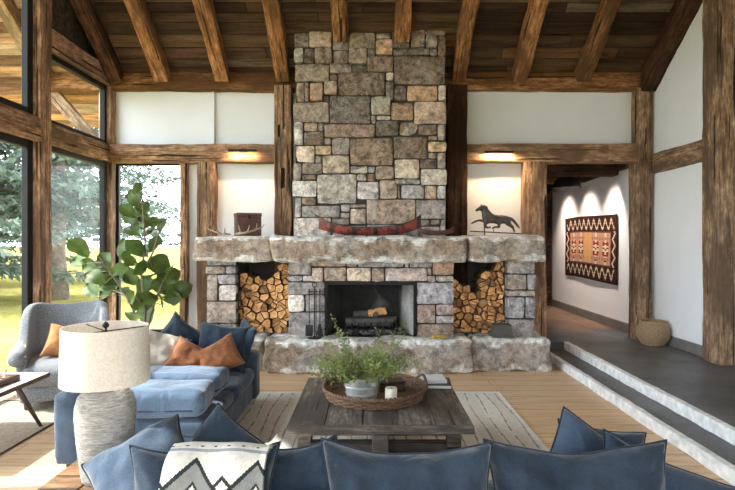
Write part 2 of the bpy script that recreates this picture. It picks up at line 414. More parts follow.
# ------------------------------------------------------------------ the room
SL = .726                                        # roof pitch, rise over run
def roof(y): return 3.82 + (7.45 - y) * SL       # underside of the ceiling boards
SLATE = (.105, .106, .11)
structure('floor', MB().box((-3.75, -1.5, -.12), (2.29, 7.8, 0)), M['oak'], 'warm oak plank floor of the sunken living area', 'floor')
g = MB()
for j in range(-2, 14):                          # slate tiles of the raised gallery and hall
    for i in range(3):
        x0, x1 = 2.58 + i * .76, min(2.58 + (i + 1) * .76, 4.4)
        g.box((x0 + .002, j * .9 + .3 * (i % 2) + .002, .08), (x1 - .002, (j + 1) * .9 + .3 * (i % 2) - .002, .2), jitter(SLATE if j < 9 else (.19, .12, .085), .12, .02))  # hall tiles browner: a warm reflection put into their colour
for k in range(5): g.box((2.2, 7.28 + k * .9 + .002, .08), (2.578, 7.28 + (k + 1) * .9 - .002, .2), jitter(SLATE, .12, .02))
g.box((2.6, -1.5, -.1), (4.4, 12.2, .195), (.05, .05, .05)); g.box((2.3, 7.29, -.1), (2.6, 12.2, .195), (.05, .05, .05))
structure('floor_gallery', g, M['slate'], 'dark slate floor of the raised gallery and hall', 'floor')
t = MB()
for j in range(-1, 6): t.box((2.34, j * 1.45 + .002, .01), (2.58, min((j + 1) * 1.45, 7.28) - .002, .1), jitter(SLATE, .1, .02))
lo = structure('step_tread', t, M['slate'], 'lower dark slate step with pale chiselled stone edge', 'step')
b = MB(); b.rbox((2.285, -1.5, 0), (2.345, 7.2, .102), .008, 2, .006, 6, 7, 3); structure('stone_edge', b, M['riser'], parent=lo)
up = structure('step_upper', MB().rbox((2.565, -1.5, .1), (2.63, 7.3, .204), .008, 2, .006, 6, 7, 5), M['riser'], 'pale chiselled stone edge of the upper step beside gallery floor', 'step')

# walls
b = MB()
b.box((-2.5, 7.56, 0), (2.36, 7.75, 2.64)); b.box((-3.72, 7.56, 2.63), (-2.155, 7.75, 3.9)); b.box((-2.155, 7.60, 2.63), (-1.0, 7.75, 3.9)); b.box((-1.0, 7.56, 2.63), (3.95, 7.75, 3.9))
b.box((-3.72, 7.56, 0), (-2.5, 7.75, .27))
structure('wall_back', b, M['white'], 'white plaster back wall around the stone fireplace', 'wall')
structure('trim_1', MB().box((-2.175, 7.545, 2.84), (-2.135, 7.6, 3.6)), M['white'], 'thin white upright strip between the two upper left wall panels', 'trim')
b = MB(); b.box((3.85, 6.1, .2), (4.0, 7.7, roof(7.7) + .25))
v = [(3.85, 6.1, roof(7.7) + .25), (3.85, 7.7, roof(7.7) + .25), (3.85, 6.1, roof(6.1) + .3)]; v += [(4.0, y, z) for x, y, z in v]
b.add(v, [(0, 1, 2), (5, 4, 3), (0, 3, 4, 1), (1, 4, 5, 2), (2, 5, 3, 0)])
v = [(4.25, -1.5, .1), (4.25, 6.1, .1), (4.25, 6.1, roof(6.1) + .3), (4.25, 1.6, roof(1.6) + .3), (4.25, -1.5, roof(1.6) - 1.6)]; v += [(x + .12, y, z) for x, y, z in v]
b.add(v, [(0, 1, 2, 3, 4), (9, 8, 7, 6, 5)] + [(k, 5 + k, 5 + (k + 1) % 5, (k + 1) % 5) for k in range(5)])
structure('wall_right', b, M['white'], 'white plaster gable wall above the gallery', 'wall')
structure('wall_hall', MB().box((3.77, 7.9, .2), (3.95, 12.0, 2.75)), M['white'], 'white hall wall with a hanging zigzag weaving', 'wall')
structure('wall_hall_left', MB().box((2.1, 7.75, .2), (2.3, 12.0, 2.75)), M['white'])
structure('wall_hall_end', MB().box((2.1, 11.42, .2), (3.95, 11.6, 2.75)), M['hewn_dark'], 'dark wood wall closing the far end of the hall', 'wall')
structure('baseboard_hall', MB().rbox((3.735, 7.95, .2), (3.772, 11.9, .335), .006, 2), M['base'], 'grey baseboard along the hall wall', 'baseboard')
structure('baseboard_right', MB().rbox((3.82, 6.25, .2), (3.85, 7.43, .33), .006, 2), M['base'], 'dark grey baseboard along the white gallery wall', 'baseboard')
structure('ceiling_hall', MB().box((2.1, 7.75, 2.75), (4.0, 12.1, 2.85)), M['hewn_dark'], 'dark plank ceiling of the hall', 'ceiling')
d = structure('door_1', MB().rbox((3.4, 11.33, .2), (3.735, 11.419, 2.5), .01, 2), M['hewn_dark'], 'dark wooden door at the far end of the hall', 'door')
structure('door_hinge', MB().box((3.62, 11.31, .6), (3.7, 11.332, .75)).box((3.62, 11.31, 1.2), (3.7, 11.332, 1.35)).box((3.62, 11.31, 1.8), (3.7, 11.332, 1.95)), M['black'], parent=d)

# ceiling boards
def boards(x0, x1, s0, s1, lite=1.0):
    b = MB(); cs, sn = 1 / math.hypot(1, SL), SL / math.hypot(1, SL); s = s0
    P = lambda x, s, o: (x, 7.62 - s * cs - o * sn * -1, roof(7.62) + s * sn + o * cs)
    while s < s1:
        w = rnd.uniform(.125, .195); x = x0
        while x < x1:
            xe = min(x1, x + rnd.uniform(1.2, 3.6)); o = rnd.uniform(0, .012)
            k = rnd.random()
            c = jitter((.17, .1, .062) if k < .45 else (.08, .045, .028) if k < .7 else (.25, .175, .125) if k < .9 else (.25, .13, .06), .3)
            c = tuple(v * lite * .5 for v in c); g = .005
            vs = [P(x + g, s + g, o), P(xe - g, s + g, o), P(xe - g, s + w - g, o), P(x + g, s + w - g, o), P(x + g, s + g, o + .04), P(xe - g, s + g, o + .04), P(xe - g, s + w - g, o + .04), P(x + g, s + w - g, o + .04)]
            b.add(vs, [(0,1,2,3),(4,7,6,5),(0,4,5,1),(1,5,6,2),(2,6,7,3),(3,7,4,0)], c); x = xe
        s += w
    b.add([P(x0, s0, .05), P(x1, s0, .05), P(x1, s1, .05), P(x0, s1, .05), P(x0, s0, .12), P(x1, s0, .12), P(x1, s1, .12), P(x0, s1, .12)], [(0,1,2,3),(4,7,6,5),(0,4,5,1),(1,5,6,2),(2,6,7,3),(3,7,4,0)], (.02, .014, .01))
    return b
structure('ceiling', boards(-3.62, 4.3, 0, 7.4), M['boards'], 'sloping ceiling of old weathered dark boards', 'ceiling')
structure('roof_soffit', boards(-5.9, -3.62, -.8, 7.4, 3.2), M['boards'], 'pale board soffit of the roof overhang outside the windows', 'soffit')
b = MB()                                          # unseen rear roof slope, added to shut out the rear sky
b.add([(-5.9, 1.63, 8.1), (4.35, 1.63, 8.1), (4.35, -1.5, 5.83), (-5.9, -1.5, 5.83), (-5.9, 1.63, 8.25), (4.35, 1.63, 8.25), (4.35, -1.5, 5.98), (-5.9, -1.5, 5.98)], [(0,1,2,3),(4,7,6,5),(0,4,5,1),(1,5,6,2),(2,6,7,3),(3,7,4,0)], (.12, .085, .06))
structure('roof_rear', b, M['boards'], 'unseen rear roof slope added to block the sky behind', 'roof')
b = MB(); n = 9                                   # dark gable boards above the far window bay
for i in range(n):
    y0, y1 = 5.95 + i * .18, 5.95 + (i + 1) * .18 - .006; o = rnd.uniform(0, .01)
    v = [(-3.6 + o, y0, 3.8), (-3.6 + o, y1, 3.8), (-3.6 + o, y1, roof(y1) + .05), (-3.6 + o, y0, roof(y0) + .05)]
    v += [(x - .05, y, z) for x, y, z in v]
    b.add(v, [(0,1,2,3),(4,7,6,5),(0,4,5,1),(1,5,6,2),(2,6,7,3),(3,7,4,0)], jitter((.06, .045, .035), .25))
structure('wall_gable_left', b, M['boards'], 'dark vertical gable boards above the far window bay', 'wall')
b = MB(); ys = [.8, 5.95]
v = [(-3.6, .8, 4.55), (-3.6, 5.95, 4.55), (-3.6, 5.95, roof(5.95) + .05), (-3.6, 1.6, roof(1.6) + .05), (-3.6, .8, roof(1.6) - .5)]
v += [(x - .06, y, z) for x, y, z in v]
b.add(v, [(0,1,2,3,4), (9,8,7,6,5), (0,5,6,1), (1,6,7,2), (2,7,8,3), (3,8,9,4), (4,9,5,0)], (.07, .05, .035))
structure('wall_gable_upper', b, M['boards'])
structure('wall_rear', MB().box((-3.72, -1.62, -.1), (-2.6, -1.5, 6.0)).box((1.5, -1.62, -.1), (4.35, -1.5, 6.0)).box((-2.6, -1.62, 2.6), (1.5, -1.5, 6.0)), M['white'], 'unseen white wall added behind the viewer to limit rear light', 'wall')  # unseen wall added to cut rear light, its opening shaped for fill
structure('wall_left', MB().box((-3.72, -1.5, 0), (-3.55, .8, 6.9)), M['white'])

# windows
def window(n, lo, hi, axis, label, fw=.055, bars=()):
    b = MB(); d = .035; (a0, z0), (a1, z1) = lo, hi
    X = lambda a, c, z: (c, a, z) if axis == 'x' else (a, c, z)
    pl = -3.58 if axis == 'x' else 7.6
    def bar(a, b_, za, zb, dd=d):
        p, q = X(a, pl - dd, za), X(b_, pl + dd, zb); b.rbox([min(u, v) for u, v in zip(p, q)], [max(u, v) for u, v in zip(p, q)], .006, 1)
    bar(a0, a0 + fw, z0, z1); bar(a1 - fw, a1, z0, z1); bar(a0 + fw, a1 - fw, z0, z0 + fw); bar(a0 + fw, a1 - fw, z1 - fw * 1.3, z1)
    for c in bars: bar(c - .03, c + .03, z0 + fw, z1 - fw)
    root = structure('window_%d' % n, b, M['black'], label, 'window')
    p = MB(); e = fw * .6; p.box([min(u, v) for u, v in zip(X(a0 + e, pl - .004, z0 + e), X(a1 - e, pl + .004, z1 - e))], [max(u, v) for u, v in zip(X(a0 + e, pl - .004, z0 + e), X(a1 - e, pl + .004, z1 - e))])
    structure('pane', p, M['glass'], parent=root)
window(1, (.85, .06), (5.8, 2.63), 'x', 'tall black framed window left of the thick near post', .09, (3.3,))
window(2, (.85, 2.84), (5.8, 4.55), 'x', 'upper black framed window left of the near post', .09, (3.3,))
window(3, (6.04, .06), (7.42, 2.63), 'x', 'tall black framed window behind the grey wing chair', .07)
window(4, (6.04, 2.84), (7.42, 3.63), 'x', 'small black framed upper window under the gable boards', .05)
window(5, (-3.5, .27), (-2.56, 2.64), 'y', 'black framed window behind the fiddle leaf fig', .05)

# timbers
W = 'hewn'
T = lambda *a, **k: timber(*a, **k)
T('post', 'thick hewn post standing behind the grey wing chair', 'post', (-3.58, 5.93, 0), (-3.58, 5.93, 6.2), .2, .22, M['hewn'], 1)
T('post', 'hewn corner post between the two window walls', 'post', (-3.57, 7.5, 0), (-3.57, 7.5, 3.62), .17, .15, M['hewn'], 2)
T('post', 'slim post on the right side of the window behind the fig', 'post', (-2.53, 7.52, 0), (-2.53, 7.52, 2.6), .095, .14, M['hewn'], 3)
T('post', 'hewn post left of the niche with the dark wooden box', 'post', (-2.21, 7.5, 0), (-2.21, 7.5, 2.6), .24, .2, M['hewn'], 4)
pc = T('post', 'notched post against the left side of the chimney', 'post', (-1.165, 7.45, 0), (-1.165, 7.45, 3.62), .23, .2, M['hewn'], 5)
for px_, py_, w_, h_ in ((283, 178, .05, .27), (279, 131, .03, .16)):       # empty mortise slots
    p_ = at(px_, py_, 7.35); cu = MB().box((p_.x - w_ / 2, 7.2, p_.z - h_ / 2), (p_.x + w_ / 2, 7.46, p_.z + h_ / 2)).build('cutter', M['hewn'])
    bo = pc.modifiers.new('b', 'BOOLEAN'); bo.object = cu; bo.solver = 'EXACT'; bpy.context.view_layer.update()
    me = bpy.data.meshes.new_from_object(pc.evaluated_get(bpy.context.evaluated_depsgraph_get())); pc.modifiers.clear(); pc.data = me; bpy.data.objects.remove(cu)
T('post', 'dark shaded post against the right side of the chimney', 'post', (1.17, 7.47, 0), (1.17, 7.47, 3.62), .27, .2, M['hewn_dark'], 6)  # shadow of the recess put into the colour by darker timber
T('post', 'hewn post right of the niche with the horse weathervane', 'post', (2.22, 7.48, 0), (2.22, 7.48, 2.6), .31, .2, M['hewn'], 7)
T('post', 'weathered corner post at the right side of the hall opening', 'post', (3.695, 7.545, .2), (3.695, 7.545, 3.6), .215, .23, M['hewn_grey'], 8)
T('post', 'massive weathered post at the right edge on the gallery floor', 'post', (3.98, 6.1, .2), (3.98, 6.1, 5.5), .44, .3, M['hewn_grey'], 9)
T('beam', 'hewn rail running above the left window and box niche', 'beam', (-3.65, 7.49, 2.72), (-1.28, 7.49, 2.72), .18, .25, M['hewn'], 11)
T('beam', 'hewn rail running above the horse niche and hall opening', 'beam', (1.3, 7.49, 2.72), (3.6, 7.49, 2.72), .2, .25, M['hewn'], 12)
T('beam', 'notched block at the right end of the hall opening rail', 'beam', (3.2, 7.395, 2.72), (3.59, 7.395, 2.72), .05, .25, M['hewn'], 13)
T('beam', 'hewn wall plate under the rafters left of the chimney', 'beam', (-4.5, 7.54, 3.7), (-.98, 7.54, 3.7), .18, .24, M['hewn_orange'], 14)
T('beam', 'hewn wall plate under the rafters right of the chimney', 'beam', (.98, 7.54, 3.7), (3.95, 7.54, 3.7), .18, .24, M['hewn_orange'], 15)
T('beam', 'hewn window rail between near post and corner post', 'beam', (-3.58, 6.0, 2.72), (-3.58, 7.5, 2.72), .16, .24, M['hewn'], 16)
T('beam', 'hewn upper beam below the dark gable boards', 'beam', (-3.58, 6.0, 3.765), (-3.58, 7.5, 3.765), .16, .23, M['hewn'], 17)
T('beam', 'hewn window rail ending at the left of the near post', 'beam', (-3.58, .8, 2.72), (-3.58, 5.85, 2.72), .2, .26, M['hewn'], 18)
T('beam', 'weathered rail crossing the white gallery wall', 'beam', (3.885, 6.2, 2.58), (3.885, 7.45, 2.58), .16, .26, M['hewn_grey'], 19)
T('brace', 'pale diagonal brace under the roof overhang outside', 'brace', (-4.4, 7.62, 3.6), (-3.66, 7.62, 2.75), .12, .16, M['soffit'], 20)
T('beam', 'pale outer rafter under the overhang outside the windows', 'beam', (-4.35, 7.4, roof(7.4) - .12), (-4.35, 2, roof(2) - .12), .16, .2, M['soffit'], 21)
T('beam', 'dark beam along the top of the hall wall', 'beam', (3.72, 7.9, 2.68), (3.72, 11.9, 2.6), .12, .16, M['hewn_dark'], 22)
T('beam', 'dark cross beam just inside the hall opening', 'beam', (2.35, 8.3, 2.62), (3.7, 8.3, 2.62), .2, .22, M['hewn_dark'], 23)
T('beam', 'dark cross beam farther down the hall', 'beam', (2.35, 10.0, 2.66), (3.7, 10.0, 2.66), .2, .18, M['hewn_dark'], 24)
for nm, lab, x, ye, m in (
    ('rafter', 'rafter along the left gable above the window bay', -3.42, 7.42, 'hewn_dark'),
    ('rafter', 'first hewn rafter right of the left gable', -2.79, 7.42, 'hewn_orange'),
    ('rafter', 'second hewn rafter over the upper left wall panels', -1.98, 7.42, 'hewn_orange'),
    ('rafter', 'hewn rafter just left of the chimney', -1.165, 7.42, 'hewn_orange'),
    ('rafter', 'rafter meeting the chimney top on its left half', -.37, 6.93, 'hewn_orange'),
    ('rafter', 'rafter meeting the chimney top on its right half', .40, 6.93, 'hewn_orange'),
    ('rafter', 'hewn rafter just right of the chimney', 1.19, 7.42, 'hewn_orange'),
    ('rafter', 'hewn rafter over the upper right wall panel', 2.0, 7.42, 'hewn_orange'),
    ('rafter', 'hewn rafter above the hall opening', 2.86, 7.42, 'hewn_orange'),
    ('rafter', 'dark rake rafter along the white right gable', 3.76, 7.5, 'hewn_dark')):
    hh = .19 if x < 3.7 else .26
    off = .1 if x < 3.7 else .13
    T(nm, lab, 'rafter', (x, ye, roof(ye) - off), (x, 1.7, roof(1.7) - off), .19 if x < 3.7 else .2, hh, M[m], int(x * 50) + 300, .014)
# mortise slots of the reclaimed posts
for i, (px, py, d, w, h) in enumerate(((283, 178, 7.345, .045, .26), (279, 131, 7.345, .03, .16), (264, 36, 6.2, .06, .12))):
    pass

# ------------------------------------------------------------------ the fireplace
def px(r, d): # rectangle given in the photograph's pixels on a wall d metres away
    a, b_ = at(r[0], r[3], d), at(r[2], r[1], d); return a.x, b_.x, a.z, b_.z
C = dict(dk=(0.195, 0.162, 0.142), db=(0.214, 0.157, 0.126), br=(0.314, 0.228, 0.179), gb=(0.334, 0.270, 0.225), gt=(0.423, 0.340, 0.280), tn=(0.531, 0.407, 0.321), og=(0.514, 0.339, 0.230), ct=(0.666, 0.536, 0.441),
         lg=(0.609, 0.537, 0.498), bg=(0.462, 0.432, 0.447), lb=(0.703, 0.648, 0.653), wh=(0.843, 0.759, 0.678), gr=(0.400, 0.359, 0.344), gg=(0.395, 0.354, 0.302), pk=(0.513, 0.399, 0.349), yt=(0.647, 0.485, 0.334))
def stone(b, r, yf, col, depth=.12, seed=0, bulge=.03):
    x0, x1, z0, z1 = r; g = .0055; x0 += g; x1 -= g; z0 += g; z1 -= g
    if x1 - x0 < .01 or z1 - z0 < .01: return
    nu, nv = max(4, int((x1 - x0) / .035)), max(4, int((z1 - z0) / .035))
    off = rnd.uniform(-.03, .024); tx, tz = rnd.uniform(-.02, .02), rnd.uniform(-.025, .025); rr = min(.019, .3 * min(x1 - x0, z1 - z0))
    W_, H_ = x1 - x0, z1 - z0; cr = rr * rnd.uniform(.5, 1.1)
    def fn(u, v):
        x, z = x0 + u * W_, z0 + v * H_
        dx, dz = min(u, 1 - u) * W_, min(v, 1 - v) * H_
        if dx < cr and dz < cr:                                  # rounded corners
            q = Vector((cr - dx, cr - dz)); L = q.length
            if L > cr:
                k = cr / L; x += (1 if u < .5 else -1) * (cr - dx) * (1 - k); z += (1 if v < .5 else -1) * (cr - dz) * (1 - k)
        e = min(dx, dz); drop = 0 if e > rr else rr * .75 * (1 - math.sqrt(max(0, 1 - (1 - e / rr) ** 2)))
        q = (x + seed, 0, z)
        jx, jz = .008 * nz(q, 9, 3), .008 * nz(q, 9, 8)
        y = yf + off - bulge * .4 + drop + tx * (u - .5) + tz * (v - .5) + .016 * nz(q, 5, 1) + .009 * nz(q, 14, 2) + .005 * abs(nz(q, 30, 6))
        return (x + jx, y, z + jz)
    k = len(b.v); b.grid(fn, nu, nv, col)
    idx = [i for i in range(nu + 1)] + [j * (nu + 1) + nu for j in range(1, nv + 1)] + [nv * (nu + 1) + i for i in range(nu - 1, -1, -1)] + [j * (nu + 1) for j in range(nv - 1, 0, -1)]
    ring = [b.v[k + i] for i in idx]; n = len(idx); kk = len(b.v)
    b.v += [(x, yf + depth, z) for x, y, z in ring]
    for i in range(n):
        j = (i + 1) % n; b.f.append((k + idx[i], kk + i, kk + j, k + idx[j])); b.c.append(tuple(c * .8 for c in col)); b.m.append(0)
def masonry(rects, d, dscale):
    b = MB()
    for i, (x0, y0, x1, y1, c) in enumerate(rects):
        stone(b, px((x0, y0, x1, y1), dscale), d, jitter(C[c], .2, .015), seed=i * 3.7)
    return b
CH = [(294,33,309,47.5,'dk'),(309,31,331.5,47,'tn'),(332,25,349,50,'dk'),(349,33,375,48,'gb'),(294,47.5,303.5,63.5,'bg'),(304,48,314,63.5,'dk'),(314.5,47,332,63.5,'gb'),
(333,50,348,63,'gb'),(348.5,48,367,64,'gt'),(367,48,375.5,56,'dk'),(295,64,329,82,'gt'),(329.5,63.5,351.5,73.5,'gb'),(352,64.5,367,72,'dk'),(329.5,74,337.5,80.5,'db'),
(338,72.5,385,95.3,'db'),(367,56,393.5,72,'br'),(375.5,33,391,39.5,'gr'),(375.5,39.5,392.5,55.5,'og'),(393,48,408,55.5,'dk'),(410.5,31,425,48,'gb'),(392,30,410,48,'dk'),(408,48,430,55.5,'dk'),
(425.5,35,437,48,'gr'),(425,29,446,35,'gb'),(437.5,35,446,55.5,'br'),(430,48,437,55.5,'gr'),(394,56,445,85,'db'),(385.5,72.5,393.5,80,'lg'),(385.5,80.5,393.5,100,'dk'),(394,85.5,406.5,101,'dk'),
(296,82.5,304,101.5,'tn'),(304.5,82.5,309,101.5,'gt'),(309.5,82.5,323,101.5,'og'),(324,81,337.5,95,'tn'),(329.5,95.5,370.5,123.5,'dk'),(293,102,329,122,'gt'),(323.5,95.5,329,101.5,'dk'),
(294,122,303,145,'lb'),(303.5,122,317,131,'tn'),(303.5,131.5,323.5,145,'db'),(317.5,122.5,323.5,131,'dk'),(324,124,375,137.5,'br'),(371,96,390.5,115,'gg'),(391,101.5,413.5,120,'og'),
(407,85.5,437.5,101,'og'),(438,85.5,446,101,'lg'),(414,101.5,446.5,124,'tn'),(376,115.5,390.5,120,'lg'),(371,115.5,375.5,123.5,'gr'),(375.5,120.5,399,136,'dk'),(399.5,122,418,135.5,'gt'),
(418.5,124.5,437,135,'br'),(437.5,124.5,444.5,140.5,'lg'),(393.5,136.5,427.5,158.5,'db'),(428,135.5,437,141,'gt'),(428,141.5,447,152,'yt'),(428,152.5,437,158.5,'gb'),(437.5,152.5,445.5,169,'lg'),
(295,145.5,314.5,162.5,'ct'),(315,145.5,331.5,155,'yt'),(315,155.5,322,162.5,'gr'),(332,138,349.5,155,'gr'),(324,138,331.5,145,'gr'),(322.5,155.5,349.5,173.5,'ct'),(350,138,393,165.5,'br'),
(293,163,301.5,180,'gr'),(302,163,322,174,'gb'),(302,174.5,316,180,'br'),(350,166,367.5,173.5,'lg'),(368,166,375,173,'bg'),(357,174,366.5,181,'lg'),(367,173.5,375,181,'br'),
(375.5,166,394,179.5,'tn'),(394.5,159,419.5,178.5,'ct'),(420,159,437,168.5,'db'),(420.5,169,447,185,'wh'),(394.5,179,420,184.5,'bg'),(292,180.5,316.5,197,'lb'),(317,174,356.5,203.5,'lg'),
(357,181.5,379,199.5,'lb'),(379.5,180,397,199,'gt'),(397.5,180,400.5,199,'br'),(401,185,424,199,'bg'),(424.5,185.5,437,199,'tn'),(437.5,185.5,445.5,199,'lb'),(301.5,197.5,316.5,205,'br'),
(294.5,197.5,301,217.5,'lb'),(301.5,205.5,340,217.5,'gr'),(340.5,204,350,212,'bg'),(340.5,212.5,349.5,218,'lg'),(350,204,366,208,'gb'),(317,203.8,340,205.3,'gr'),(366.5,199.5,415.5,224,'tn'),(416,199.5,446,219,'gr'),
(350,208.5,366,224,'ct'),(294,218,331,238,'wh'),(331.5,218.5,349.5,225,'gb'),(331.5,225.5,366,238,'lg'),(366.5,224.5,419,238,'gr'),(419.5,219.5,430,226,'gr'),(430.5,219.5,439.5,225,'gt'),
(419.5,226.5,439.5,232,'pk'),(440,219.5,446,232,'lg'),(419.5,232.5,446,238,'gr')]
SU = [(288,259,311,275,'gr'),(311,258,346,267,'tn'),(346.5,258,357,267,'tn'),(357.5,258,404,267.5,'bg'),(404.5,259,409,267.5,'lg'),(409.5,259,432,267.5,'bg'),(288,275.5,302,281.5,'bg'),(302.5,275.5,312.5,281.5,'lg'),
(311.5,267.5,323,281.5,'ct'),(323.5,267.5,346,281.5,'tn'),(346.5,267.5,371,281.5,'ct'),(371.5,268,384.5,281.5,'tn'),(385,268,427,281.5,'pk'),(432.5,259,454,275,'og'),(427.5,268,432,275,'gt'),(436,275.5,454,282,'lg'),
(427.5,275.5,435.5,282,'ct'),(288,282,325,294.5,'gr'),(288,295,304.5,312,'wh'),(305,295,325,312,'gr'),(288,312.5,325,340,'gr'),(417,282.5,454,304,'bg'),(417,304.5,435.5,323.5,'br'),(436,304.5,454,315.5,'pk'),(436,316,454,323.5,'gr'),(417,324,454,340,'br')]
PL = [(206,258,236,266,'bg'),(206,266.5,225,274,'gt'),(225.5,266.5,236,274,'bg'),(206,274.5,217.5,301,'gb'),(218,274.5,236,284.5,'bg'),(218,285,236,301,'lg'),(206,301.5,236,323,'gb'),(206,323.5,217.5,340,'wh'),(218,323.5,236,340,'gr')]
PR = [(507,258,535,274,'gr'),(507,274.5,527,290,'gt'),(527.5,274.5,535.5,290,'bg'),(507,290.5,535,296.5,'gt'),(507,297,524.5,318.5,'bg'),(525,297,535.5,318.5,'bg'),(507,319,534,340,'gr')]
fp = thing('fireplace', 'tall grey and tan field stone fireplace with mantel and raised hearth', 'fireplace', (0, 6.95, 0))
FP = (0, -6.95, 0)
def fpart(name, b, m, label=None, **k):
    b.v = [(x, y - 6.95, z) for x, y, z in b.v]
    o = b.build(name, m, fp, **k)
    if label: o['label'] = label
    return o
b = masonry(CH, 6.95, 6.95)
fpart('chimney_breast', b, M['stone'], smooth=40)
core = MB().box((-.945, 6.985, 1.4), (.95, 7.5, 4.25)); fpart('chimney_core', core, M['mortar'])
b = masonry(SU, 6.65, 6.65); fpart('surround', b, M['stone'], smooth=40)
core = MB().box((-.98, 6.69, .3), (-.54, 7.5, 1.4)).box((.56, 6.69, .3), (1.005, 7.5, 1.4)).box((-.54, 6.69, 1.06), (.56, 7.5, 1.4)).box((-2.0, 7.38, .3), (2.0, 7.5, 1.5))
core.box((-1.975, 6.69, .3), (-1.625, 7.5, 1.4)).box((1.665, 6.69, .3), (1.98, 7.5, 1.4)); fpart('masonry_core', core, M['mortar'])
fpart('pier', masonry(PL, 6.65, 6.65), M['stone'], 'stone pier left of the left firewood niche', smooth=40)
fpart('pier', masonry(PR, 6.65, 6.65), M['stone'], 'stone pier right of the right firewood niche', smooth=40)
# inner side faces of the niches
def slabmesh(lo, hi, r, n, seed, col, cuts=5):
    b = MB(); b.rbox(lo, hi, r, 3, n, 3.5, 7, seed, emin=.032); b2 = MB()
    cz0, hz = (lo[2] + hi[2]) / 2, (hi[2] - lo[2]) / 2; edge = (.72, .7, .67); cols = []
    for f in b.f:
        p = [sum(b.v[i][k] for i in f) / len(f) for k in range(3)]; t = abs(p[2] - cz0) / hz + .45 * nz(p, 5, seed) + .35 * nz(p, 15, seed + 1)
        e = min(1, max(0, (t - .64) * 5)); br = min(1, max(0, .7 + 1.4 * nz(p, 2.2, seed + 6))); base = tuple(c * (1 - br) + w * br for c, w in zip(col, (.3, .215, .155)))
        cols.append(tuple(c * (1 - e) + w * e for c, w in zip(base, edge)))
    vs = [(x + .02 * nz((x, y, z), 9, seed), y + .018 * nz((x, y, z), 8, seed + 2) + .008 * nz((x, y, z), 22, seed + 3), z + .012 * nz((x, y, z), 8, seed + 4)) for x, y, z in b.v]
    b2.add(vs, b.f, cols); return b2
fpart('mantel', slabmesh((-2.065, 6.43, 1.3), (-1.17, 7.44, 1.585), .05, .03, 3, (.4, .33, .27)), M['slab'], 'left mantel slab over the left firewood niche', smooth=True)
fpart('mantel', slabmesh((-1.165, 6.4, 1.285), (1.14, 7.0, 1.59), .05, .03, 9, (.48, .43, .385)), M['slab'], 'long central mantel slab over the fire', smooth=True)
fpart('mantel', slabmesh((1.15, 6.42, 1.295), (2.045, 7.42, 1.595), .04, .035, 15, (.46, .43, .39)), M['slab'], 'right mantel slab over the right firewood niche', smooth=True)
fpart('hearth', slabmesh((-2.15, 6.45, 0), (-1.25, 7.4, .385), .05, .03, 21, (.34, .33, .32)), M['slab'], 'left hearth slab behind the small sofa', smooth=True)
fpart('hearth', slabmesh((-1.235, 6.34, 0), (1.2, 7.4, .385), .05, .035, 27, (.54, .52, .5)), M['slab'], 'long pale central hearth slab', smooth=True)
fpart('hearth', slabmesh((1.215, 6.46, 0), (2.115, 7.4, .385), .05, .04, 33, (.4, .355, .33)), M['slab'], 'brown hearth slab beside the steps', smooth=True)
# firebox
b = MB(); x0, x1, y0, y1, z0, z1 = -.52, .535, 6.67, 7.2, .385, 1.05; xi0, xi1 = -.36, .375
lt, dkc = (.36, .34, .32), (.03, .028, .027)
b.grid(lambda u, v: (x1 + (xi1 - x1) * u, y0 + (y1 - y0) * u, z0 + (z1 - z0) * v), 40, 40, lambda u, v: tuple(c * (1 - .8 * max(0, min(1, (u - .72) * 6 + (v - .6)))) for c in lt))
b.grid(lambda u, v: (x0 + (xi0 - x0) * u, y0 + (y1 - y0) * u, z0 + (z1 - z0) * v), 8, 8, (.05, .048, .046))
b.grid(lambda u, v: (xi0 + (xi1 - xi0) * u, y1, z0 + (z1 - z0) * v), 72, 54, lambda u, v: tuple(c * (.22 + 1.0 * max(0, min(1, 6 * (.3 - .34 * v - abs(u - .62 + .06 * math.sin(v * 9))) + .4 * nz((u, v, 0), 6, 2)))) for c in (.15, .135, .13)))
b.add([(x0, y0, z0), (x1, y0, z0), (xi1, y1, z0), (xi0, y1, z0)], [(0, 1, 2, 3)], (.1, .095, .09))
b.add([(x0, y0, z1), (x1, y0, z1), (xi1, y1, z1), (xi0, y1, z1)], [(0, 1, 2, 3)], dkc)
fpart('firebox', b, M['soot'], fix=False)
b = MB()
for lo, hi in (((-.545, 6.64, .375), (-.51, 6.72, 1.055)), ((.525, 6.64, .375), (.56, 6.72, 1.055)), ((-.51, 6.64, 1.005), (.525, 6.72, 1.055)), ((-.51, 6.64, .375), (.525, 6.72, .39))): b.rbox(lo, hi, .005, 1)
fpart('firebox_frame', b, M['black'])
b = MB()
for i in range(9): b.tube([(-.3 + i * .078, 6.76, .47), (-.3 + i * .078, 7.1, .47)], .011, 6)
for y in (6.8, 7.06):
    b.tube([(-.34, y, .46), (.36, y, .46)], .012, 6)
    for x in (-.3, .32): b.tube([(x, y, .385), (x, y, .47)], .012, 6)
for i in range(9): b.tube([(-.3 + i * .078, 6.76, .47), (-.3 + i * .078, 6.745, .54)], .011, 6)
gr = thing('fire_grate', 'black iron grate inside the open firebox', 'grate', (0, 6.9, .385)); b.v = [(x, y - 6.9, z - .385) for x, y, z in b.v]; b.build('bars', M['steel_black'], gr)
def firelog(p0, p1, r, m, label, seed):
    n = 10; p0, p1 = Vector(p0), Vector(p1); c = (p0 + p1) / 2
    pts = [p0.lerp(p1, i / n) - c + Vector((0, nz((i, 0, 0), .5, seed), nz((i, 3, 0), .5, seed))) * .015 for i in range(n + 1)]
    o = MB().tube(pts, [r * (1 + .15 * nz((i, 9, 0), .7, seed)) for i in range(n + 1)], 9).build('fire_log', m, loc=c, smooth=35)
    return tag(o, label, 'log', 'logs on the fire grate')
